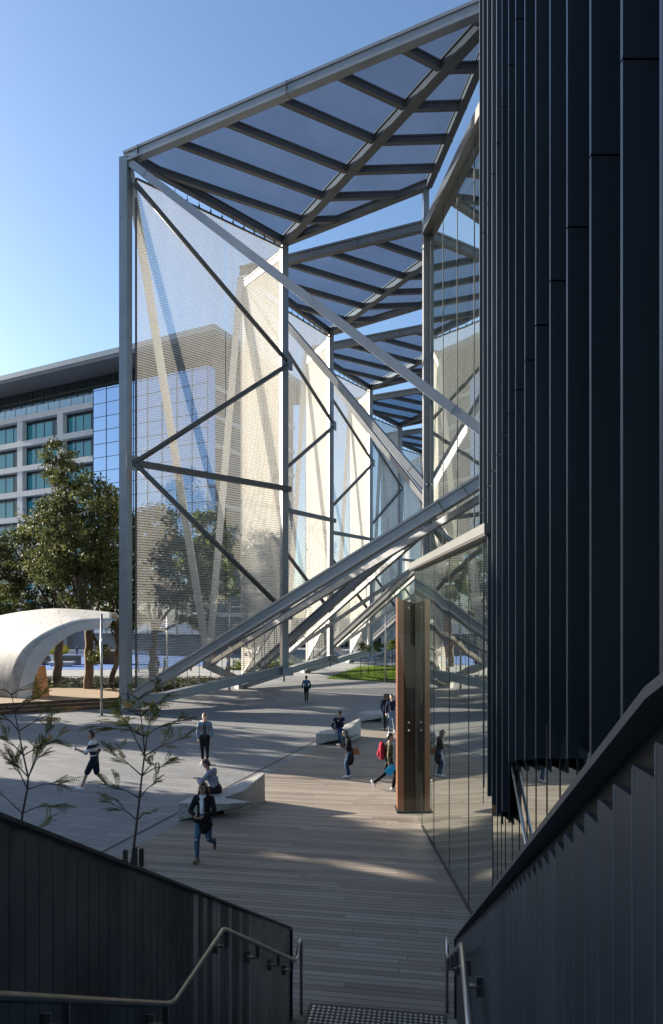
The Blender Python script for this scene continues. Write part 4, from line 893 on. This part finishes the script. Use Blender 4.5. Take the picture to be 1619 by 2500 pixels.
def person(label, loc, yaw, H=1.75, pel=(0, 0, .93), chest=None, head=None, ank=((-.1, 0, .08), (.1, 0, .08)), wr=((-.24, .06, .86), (.24, .06, .86)),
           kpole=((0, 1, 0), (0, 1, 0)), epole=((-.4, -1, -.2), (.4, -1, -.2)), toe=((0, 1, 0), (0, 1, 0)), face=(0, 1, 0), group=None,
           skin='skin', hair='hair', hairlen=0, top='cloth_black', sleeve=1.0, jacket=None, coat=0, legs='jeans', leglen=1.0, shoes='shoe_white', cuff=None, grip=(0, 0), lod=0):
    """left is -x, forward is +y in the figure's own frame"""
    root = thing('person', loc, label, 'person', group, yaw); k = H / 1.75
    pel = Vector(pel); chest = Vector(chest) if chest is not None else pel + V(0, .01, .34); nk = chest + (chest - pel).normalized() * .17
    hd = Vector(head) if head is not None else nk + V(0, .03, .165)
    up = (chest - pel).normalized(); fc = Vector(face).normalized(); hu = (hd - nk).normalized()
    hup = (hu - fc * hu.dot(fc)).normalized(); hs = fc.cross(hup).normalized()
    sh_ = [chest + V(-.175, 0, .10), chest + V(.175, 0, .10)]; hip = [pel + V(-.09, 0, -.02), pel + V(.09, 0, -.02)]
    kn = []; an = []; el = []; wrs = []
    for i in (0, 1):
        a, b = ik(hip[i], ank[i], .43, .42, kpole[i]); kn.append(a); an.append(b)
        a, b = ik(sh_[i], wr[i], .29, .26, epole[i]); el.append(a); wrs.append(b)
    def S(mb): mb.v = [tuple(c * k for c in p) for p in mb.v]; return mb
    def put(mb, name, mats, vox=None, smooth=True):
        S(mb); me_o = MB(); me_o.v, me_o.f, me_o.m = mb.v, mb.f, mb.m
        me = bpy.data.meshes.new(name); me.from_pydata(mb.v, [], mb.f); mats = mats if isinstance(mats, (list, tuple)) else [mats]
        for m in mats: me.materials.append(M[m])
        if len(mats) > 1: me.polygons.foreach_set('material_index', mb.m)
        me.polygons.foreach_set('use_smooth', [smooth] * len(me.polygons)); o = bpy.data.objects.new(name, me); COL.objects.link(o); o.parent = root
        if vox: remesh(o, vox * k)
        return o
    # body
    b = MB(); cap(b, pel + up * -.03, pel + up * .12, .125, .115, flat=(1.12, .85)); cap(b, pel + up * .12, chest, .115, .13, flat=(1.1, .82))
    cap(b, chest + V(-.08, 0, .06), chest + V(.08, 0, .06), .105, .105); cap(b, sh_[0], sh_[1], .06, .06); cap(b, nk - up * .06, hd - hu * .04, .055, .052)
    cap(b, hd - hup * .035 + fc * .012, hd + hup * .045 - fc * .008, .078, .088); cap(b, hd - hup * .07 + fc * .045, hd - hup * .085 + fc * .05, .042, .034)
    cap(b, hd + fc * .088 + hup * .005, hd + fc * .104 - hup * .022, .010, .015)                      # nose
    for s_ in (-1, 1): cap(b, hd + hs * (.082 * s_) - hup * .005, hd + hs * (.088 * s_) - hup * .035 - fc * .005, .014, .010); cap(b, hd + hs * (.03 * s_) + fc * .075 + hup * .03, hd + hs * (.045 * s_) + fc * .068 + hup * .03, .014, .012)
    cap(b, hd - hs * .016 + fc * .082 - hup * .056, hd + hs * .016 + fc * .082 - hup * .056, .011, .011)
    for i in (0, 1):
        s_ = -1 if i == 0 else 1
        cap(b, sh_[i], el[i], .052, .042); cap(b, el[i], wrs[i], .040, .027); cap(b, hip[i], kn[i], .085, .056); cap(b, kn[i], an[i], .054, .036)
        t = Vector(toe[i]).normalized(); dn = V(0, 0, -1) if abs(t.z) < .5 else V(0, -1, 0); cap(b, an[i] - t * .02 + dn * .03, an[i] + t * .11 + dn * .045, .033, .026)
        fd = (wrs[i] - el[i]).normalized(); inw = V(-s_, 0, 0); inw = (inw - fd * inw.dot(fd)); inw = inw.normalized() if inw.length > .1 else V(0, 0, 1); ac = fd.cross(inw).normalized()
        pm = wrs[i] + fd * .055; cap(b, wrs[i] + fd * .015, pm, .026, .032); cap(b, pm - ac * .018, pm + ac * .018, .022, .022)
        g = grip[i]
        for j, ln in enumerate((.062, .072, .068, .052)):
            r0 = wrs[i] + fd * .075 + ac * ((j - 1.5) * .019); dir1 = (fd * (1 - .5 * g) + inw * (.18 + .7 * g)).normalized(); m1 = r0 + dir1 * ln * .55
            dir2 = (fd * (.8 - 1.3 * g) + inw * (.5 + .5 * g)).normalized(); cap(b, r0, m1, .0105, .0095, n=6); cap(b, m1, m1 + dir2 * ln * .5, .0095, .008, n=6)
        r0 = wrs[i] + fd * .035 + ac * .028; m1 = r0 + (fd * .6 + ac * .7 + inw * .4).normalized() * .035; cap(b, r0, m1, .012, .011, n=6); cap(b, m1, m1 + (fd * .8 + ac * .1 + inw * (.4 + .4 * g)).normalized() * .028, .0105, .009, n=6)
    put(b, 'body', skin, .0095 if not lod else .018)
    # trousers
    b = MB(); cap(b, pel + up * -.02, pel + up * .1, .135, .128, flat=(1.12, .9))
    for i in (0, 1):
        cap(b, hip[i], kn[i], .098, .068)
        if leglen > .55: e = lerp(kn[i], an[i], (leglen - .5) * 2 * .96); cap(b, kn[i], e, .066, .05 if leglen > .9 else .052)
        else: cap(b, hip[i], lerp(hip[i], kn[i], leglen * 2), .105, .09)
    put(b, 'trousers' if leglen > .55 else 'shorts', legs, .014)
    # top garment
    b = MB(); g = .014
    cap(b, pel + up * .04, chest, .132, .142, flat=(1.1, .86)); cap(b, chest + V(-.08, 0, .06), chest + V(.08, 0, .06), .118, .118); cap(b, sh_[0], sh_[1], .072, .072); cap(b, nk - up * .08, nk - up * .02, .075, .066)
    if coat:
        e = pel + V(0, -.01, -coat); cap(b, pel + up * .1, e, .15, .19 + .12 * max(0, coat - .2), flat=(1.05, .9))
    for i in (0, 1):
        cap(b, sh_[i], lerp(sh_[i], el[i], min(1, sleeve * 2)), .068, .056)
        if sleeve > .5: cap(b, el[i], lerp(el[i], wrs[i], (sleeve - .5) * 2 * .93), .055, .042)
    put(b, 'coat' if coat > .2 else ('jacket' if jacket else 'shirt'), top, .013)
    if jacket:                                                    # a shirt front showing in the open jacket
        b = MB(); f_ = V(0, 1, 0); cap(b, pel + up * .02 + f_ * .105, chest + up * .02 + f_ * .112, .055, .055, flat=(1, .6)); cap(b, chest + up * .02 + f_ * .112, nk + f_ * .06 - up * .04, .055, .04, flat=(1, .6)); put(b, 'shirt', jacket, .012)
    # hair
    b = MB(); cap(b, hd + hup * .045 - fc * .022, hd + hup * .062 - fc * .004, .093, .086); cap(b, hd - fc * .045 - hup * .03, hd - fc * .04 + hup * .03, .066, .08); cap(b, hd + hup * .088 + fc * .045, hd + hup * .1, .042, .05)
    if hairlen:
        for s_ in (-1, -.4, .4, 1): q0 = hd + hs * (.07 * s_) - fc * (.045 if abs(s_) < 1 else .01); cap(b, q0 + hup * .03, q0 + V(s_ * .015, 0, -.10) - fc * .03, .045, .05); cap(b, q0 + V(s_ * .015, 0, -.10) - fc * .03, q0 + V(s_ * .03, 0, -hairlen) - fc * .035, .05, .028)
    put(b, 'hair', hair, .012)
    # shoes
    b = MB()
    for i in (0, 1):
        t = Vector(toe[i]).normalized(); a = an[i]; dn = V(0, 0, -1) if abs(t.z) < .5 else V(0, -1, 0)
        cap(b, a - t * .045 + dn * .035, a + t * .02 + dn * .03, .044, .046); cap(b, a + t * .02 + dn * .042, a + t * .15 + dn * .052, .04, .034)
    put(b, 'shoes', shoes, .012)
    if not lod:
        b = MB()
        for s_ in (-1, 1): b.ball(hd + hs * (.034 * s_) + fc * .080 + hup * .012, .011)
        put(b, 'eyes', 'eye'); b = MB()
        for s_ in (-1, 1): cap(b, hd + hs * (.02 * s_) + fc * .089 + hup * .036, hd + hs * (.05 * s_) + fc * .076 + hup * .034, .0065, .005, n=6)
        put(b, 'eyebrows', hair); b = MB(); cap(b, hd - hs * .02 + fc * .091 - hup * .056, hd + hs * .02 + fc * .091 - hup * .056, .0065, .0065, n=6); put(b, 'mouth', 'lip')
    root['_k'] = k
    return dict(root=root, k=k, hd=hd, chest=chest, pel=pel, sh=sh_, el=el, wr=wrs, an=an, kn=kn, fc=fc, hup=hup, hs=hs, up=up, put=put, S=S)
def held(p, name, label, cat, fn, mat, smooth=False):
    """an object carried by a person: top level, built in the person's frame and placed there"""
    mb = MB(); fn(mb, p); k = p['k']; me = bpy.data.meshes.new(name)
    me.from_pydata([tuple(c * k for c in v) for v in mb.v], [], mb.f); mats = mat if isinstance(mat, (list, tuple)) else [mat]
    for m in mats: me.materials.append(M[m])
    if len(mats) > 1: me.polygons.foreach_set('material_index', mb.m)
    if smooth: me.polygons.foreach_set('use_smooth', [True] * len(me.polygons))
    o = bpy.data.objects.new(name, me); COL.objects.link(o); o.location = p['root'].location; o.rotation_euler = p['root'].rotation_euler
    return tag(o, label, cat)
DK = .014
def GP(u, v): g = G(u, v); return (g.x, g.y, DK)
# young man standing in the sun, hands in his pockets
p = person('man in washed denim jacket and black cropped trousers standing in the sun', GP(500, 1866), R(188), 1.78, ank=((-.09, .0, .085), (.07, .05, .085)), wr=((-.215, .08, .86), (.215, .08, .86)),
           epole=((-.5, -1, 0), (.5, -1, 0)), skin='skin_light', hair='hair_brown', top='denim_pale', jacket='cloth_char', legs='cloth_black', leglen=.86, head=(0, .03, 1.61), toe=((-.35, 1, 0), (.3, 1, 0)))
b = MB(); cap(b, p['chest'] + V(-.09, -.06, .17), p['chest'] + V(.09, -.06, .17), .055, .055); cap(b, p['chest'] + V(-.09, -.02, .16), p['chest'] + V(-.075, .08, .12), .03, .02); cap(b, p['chest'] + V(.09, -.02, .16), p['chest'] + V(.075, .08, .12), .03, .02); p['put'](b, 'hood', 'cloth_white', .013)
b = MB(); cap(b, p['chest'] + V(-.125, .108, .0), p['pel'] + V(-.13, .095, .2), .013, .011); cap(b, p['chest'] + V(.125, .108, .0), p['pel'] + V(.13, .095, .2), .013, .011); p['put'](b, 'straps', 'cloth_red')
# striped man striding left
p = person('man in striped rugby shirt and navy shorts striding to the left', GP(232, 1929), R(98), 1.8, pel=(0, .02, .9), chest=(0, .06, 1.24), ank=((-.07, .36, .085), (.08, -.3, .13)), wr=((-.25, .42, 1.2), (.23, .0, .84)),
           epole=((-.3, -1, -.6), (.5, -1, 0)), top='striped', sleeve=.52, legs='cloth_navy', leglen=.46, toe=((0, 1, .25), (0, 1, -.15)), grip=(.9, .4))
# seated person in the grey hoodie with back to the camera
p = person('person in grey hoodie with cyan print seated on the bench, seen from behind', (-2.98, 17.28, DK), R(75), 1.76, pel=(0, 0, .58), chest=(0, .17, .88), head=(0, .30, 1.20), ank=((-.12, .5, .09), (.12, .46, .09)), wr=((-.09, .50, .80), (.07, .5, .78)),
           epole=((-1, -.3, -.5), (1, -.3, -.5)), face=(0, .8, -.6), top='cloth_grey', legs='cloth_black', shoes='shoe_black', grip=(.8, .8))
b = MB(); ch = p['chest']; cap(b, ch + V(-.08, -.05, .15), ch + V(.08, -.05, .15), .075, .075); cap(b, ch + V(-.05, -.09, .11), ch + V(.05, -.09, .11), .06, .06); p['put'](b, 'hood', 'cloth_grey', .014)
b = MB()
for x, z, r_ in ((-.06, .06, .04), (-.02, .09, .032), (-.035, .02, .03), (.05, .0, .042), (.085, -.035, .04), (.045, -.06, .036), (.1, .02, .03)): b.ball(ch + V(x, -.127 - .05 * abs(x) - z * -.45, z * .9 - .03), (r_, .018, r_ * .8))
p['put'](b, 'print', 'print')
held(p, 'phone', 'black phone in the hands of the seated person in grey hoodie', 'phone', lambda m, p: m.box(lerp(p['wr'][0], p['wr'][1], .5) + V(0, .09, .03), (.075, .14, .012)), 'phone')
# woman walking towards the stairs
p = person('woman with long dark hair, dark coat and ripped blue jeans walking towards the stairs', GP(498, 2101), R(172), 1.66, pel=(0, 0, .91), ank=((-.1, -.40, .26), (.10, .16, .085)), wr=((-.10, .30, 1.05), (.10, .30, 1.04)),
           epole=((-1, -.4, -.4), (1, -.6, -.4)), toe=((-.1, .35, -1), (.1, 1, .1)), face=(.25, 1, .05), hairlen=.36, top='cloth_black', coat=.16, jacket='cloth_white', legs='denim', leglen=.95, shoes='shoe_black', grip=(.8, .7))
b = MB(); hd = p['hd']; fc, hs, hu = p['fc'], p['hs'], p['hup']
for s_ in (-1, 1):
    c = hd + hs * (.034 * s_) + fc * .098 + hu * .008; ring = [c + hs * (.026 * math.cos(t)) + hu * (.022 * math.sin(t)) for t in [i * math.pi / 6 for i in range(13)]]; b.tube(ring, .004, 5, cap=False)
p['put'](b, 'glasses', 'phone')
b = MB(); q0 = p['chest'] + V(.04, .12, .12); cap(b, p['chest'] + V(-.05, .06, .17), p['chest'] + V(.05, .1, .05), .035, .03); cap(b, p['chest'] + V(.05, .06, .17), p['chest'] + V(-.02, .12, .02), .035, .03); cap(b, p['chest'] + V(-.02, .12, .02), p['pel'] + V(.0, .12, .22), .035, .045); p['put'](b, 'scarf', 'cloth_white', .013)
b = MB()
for i in (0, 1): b.ball(p['kn'][i] + V(0, .058, .01), (.035, .016, .02))
p['put'](b, 'knee_rips', 'skin_light')
held(p, 'phone', 'dark phone in the hands of the walking woman in dark coat', 'phone', lambda m, p: m.box(lerp(p['wr'][0], p['wr'][1], .5) + V(0, .10, .03), (.075, .13, .012)), 'phone')
def bagfn(m, p): c = p['pel'] + V(-.02, .2, .06); cap(m, c + V(-.12, 0, .02), c + V(.12, 0, -.02), .085, .09); m.tube([c + V(-.1, 0, .08), p['chest'] + V(-.13, .1, .1), p['sh'][0] + V(.03, -.01, .08)], .012, 6)
held(p, 'shoulder_bag', 'black shoulder bag in front of the walking woman in dark coat', 'bag', bagfn, 'cloth_black', True)
# man on the second bench
p = person('man in dark jacket with pink sleeve bands seated on the sunlit bench', (.28, 26.72, DK), R(195), 1.74, pel=(0, 0, .58), chest=(0, .10, .90), head=(0, .2, 1.23), ank=((-.16, .42, .09), (.06, .36, .09)), wr=((.02, .26, .92), (.24, .34, .62)),
           epole=((-.5, -.3, -1), (.5, -1, 0)), face=(0, .85, -.5), skin='skin_light', top='cloth_navy', legs='jeans', shoes='shoe_black', grip=(.8, .4))
b = MB(); 
for i in (0, 1): c = lerp(p['sh'][i], p['el'][i], .45); d_ = (p['el'][i] - p['sh'][i]).normalized() * .035; cap(b, c - d_, c + d_, .066, .062)
M['pinkband'] = cloth('faded_pink_cloth', (.4, .25, .3)); p['put'](b, 'sleeve_bands', 'pinkband')
held(p, 'phone', 'phone held up by the seated man on the sunlit bench', 'phone', lambda m, p: m.box(p['wr'][0] + V(.02, .1, .07), (.07, .02, .13)), 'phone')
# woman looking at her phone
p = person('woman in long dark coat and blue jeans standing looking down at her phone', GP(852, 1899), R(92), 1.53, pel=(0, -.01, .93), chest=(0, .03, 1.27), head=(0, .12, 1.58), ank=((-.06, .04, .085), (.07, -.03, .085)), wr=((-.06, .29, 1.14), (.06, .29, 1.12)),
           epole=((-.5, -.4, -1), (.5, -.4, -1)), face=(0, .75, -.65), skin='skin_light', hairlen=.2, top='cloth_black', coat=.3, grip=(.8, .8))
held(p, 'phone', 'pale phone held by the woman in the long dark coat', 'phone', lambda m, p: m.box(lerp(p['wr'][0], p['wr'][1], .5) + V(0, .1, .05), (.07, .10, .05)), 'cloth_white')
def hb(m, p):
    c = p['pel'] + V(.12, -.24, .0); m.prism([c + V(-.06, -.16, -.13), c + V(.06, -.16, -.13), c + V(.06, .14, -.13), c + V(-.06, .14, -.13)], [c + V(-.03, -.11, .1), c + V(.03, -.11, .1), c + V(.03, .1, .1), c + V(-.03, .1, .1)])
    m.tube([c + V(0, -.08, .1), c + V(.02, -.04, .36), p['el'][1] + V(.01, -.02, .02), c + V(0, .08, .1)], .010, 6, 1)
held(p, 'handbag', 'tan leather handbag on the arm of the woman in long dark coat', 'handbag', hb, ['tan', 'cloth_black'])
# camouflage jacket man walking right
p = person('man in camouflage jacket and black trousers walking right towards the copper column', GP(948, 1929), R(-88), 1.7, pel=(0, .02, .9), ank=((-.08, -.42, .2), (.08, .14, .085)), wr=((-.22, .1, .86), (.24, .02, .80)),
           toe=((0, .5, -.8), (0, 1, .15)), skin='skin_light', top='camo', legs='cloth_black', grip=(.3, .8))
def fold(m, p):
    c = p['wr'][1] + V(.02, .02, -.14); a = R(-38); ca, sa = math.cos(a), math.sin(a)
    q = [(-.11, -.16), (.11, -.16), (.11, .16), (-.11, .16)]; q = [(x * ca - z * sa, x * sa + z * ca) for x, z in q]
    m.prism([c + V(-.006, x, z) for x, z in q], [c + V(.006, x, z) for x, z in q]); m.beam(c + V(-.004, q[3][0], q[3][1]), c + V(-.004, q[2][0], q[2][1]), .02, .012)
held(p, 'folder', 'bright blue folder in the hand of the man in camouflage jacket', 'folder', fold, 'cyan')
def bp_(m, p): c = p['chest'] + V(0, -.2, -.06); cap(m, c + V(0, -.02, .14), c + V(0, -.02, -.14), .13, .15, flat=(1, .75)); cap(m, c + V(0, -.1, -.02), c + V(0, -.1, -.12), .07, .08)
held(p, 'backpack', 'dark red backpack worn by the man in camouflage jacket', 'backpack', bp_, 'cloth_red', True)
# the couple behind
p = person('person in black cap, navy shirt and pale jeans walking beside a curly haired companion', (2.66, 29.2, DK), R(170), 1.72, pel=(0, 0, .92), ank=((-.1, -.2, .1), (.1, .2, .085)), wr=((-.24, .02, .86), (.25, .1, .88)), face=(-.5, 1, .1), top='cloth_navy', legs='jeans_pale', skin='skin_light')
b = MB(); cap(b, p['hd'] + p['hup'] * .075, p['hd'] + p['hup'] * .09, .085, .07); cap(b, p['hd'] + p['hup'] * .06 + p['fc'] * .05, p['hd'] + p['hup'] * .055 + p['fc'] * .13, .05, .04, flat=(1, 1)); p['put'](b, 'cap', 'cloth_black', .012)
def tote(m, p): c = p['wr'][1] + V(.03, .0, -.32); m.prism([c + V(-.04, -.14, -.2), c + V(.04, -.14, -.2), c + V(.04, .14, -.2), c + V(-.04, .14, -.2)], [c + V(-.03, -.13, .16), c + V(.03, -.13, .16), c + V(.03, .13, .16), c + V(-.03, .13, .16)]); m.tube([c + V(0, -.08, .16), p['wr'][1] + V(0, 0, -.07), c + V(0, .08, .16)], .012, 6)
held(p, 'tote_bag', 'black bag hanging from the hand of the person in black cap', 'bag', tote, 'cloth_black')
p = person('curly haired person half hidden behind the person in black cap', (2.50, 30.0, DK), R(175), 1.66, ank=((-.09, -.15, .1), (.09, .18, .085)), hair='hair_brown', hairlen=.16, top='cloth_navy', legs='cloth_black', shoes='shoe_black', wr=((-.22, .1, .9), (.22, .05, .9)))
b = MB()
for i in range(14): a = rnd.uniform(0, 6.28); z = rnd.uniform(-.08, .09); b.ball(p['hd'] + V(math.cos(a) * .1, math.sin(a) * .1 - .02, z), .05)
p['put'](b, 'curls', 'hair_brown', .014)
# woman walking away
p = person('woman in blue denim jacket and black leggings walking away across the plaza', GP(748, 1713), R(4), 1.6, pel=(0, 0, .92), ank=((-.06, -.12, .1), (.07, .12, .085)), wr=((-.27, .10, .86), (.26, .16, .93)), epole=((-.4, -1, 0), (.4, -1, 0)), top='denim', legs='cloth_black', shoes='shoe_black', hair='hair')
held(p, 'shoulder_bag', 'black bag under the arm of the woman walking away in denim', 'bag', lambda m, p: cap(m, p['pel'] + V(.24, .0, .12), p['pel'] + V(.24, .02, .0), .09, .1, flat=(.7, 1.2)), 'cloth_black', True)
# far figures
F_ = [('small figure in blue far off beside the playground', (188, 1600), R(200), 1.3, 'denim', 'jeans', None),
      ('figure in a pale top behind the lower mesh near the lamp post', (335, 1640), R(150), 1.68, 'cloth_white', 'jeans_pale', None),
      ('figure in dark clothes walking behind the lower mesh, nearer the gum trunk', (386, 1652), R(95), 1.75, 'cloth_black', 'cloth_black', None),
      ('second dark figure walking behind the lower mesh, a step to the right', (402, 1650), R(95), 1.68, 'cloth_char', 'cloth_navy', None),
      ('figure in a bright blue shirt standing beyond the canopy foot', (556, 1652), R(120), 1.72, 'denim', 'cloth_black', None),
      ('small dark figure standing behind the low shrubs seen through the mesh', (466, 1640), R(200), 1.6, 'cloth_navy', 'cloth_black', None)]
for lb_, (u, v), yaw, H_, tp_, lg_, _ in F_:
    person(lb_, tuple(G(u, v)), yaw, H_, ank=((-.08, -.15, .1), (.08, .16, .085)), top=tp_, legs=lg_, shoes='shoe_black', lod=1)
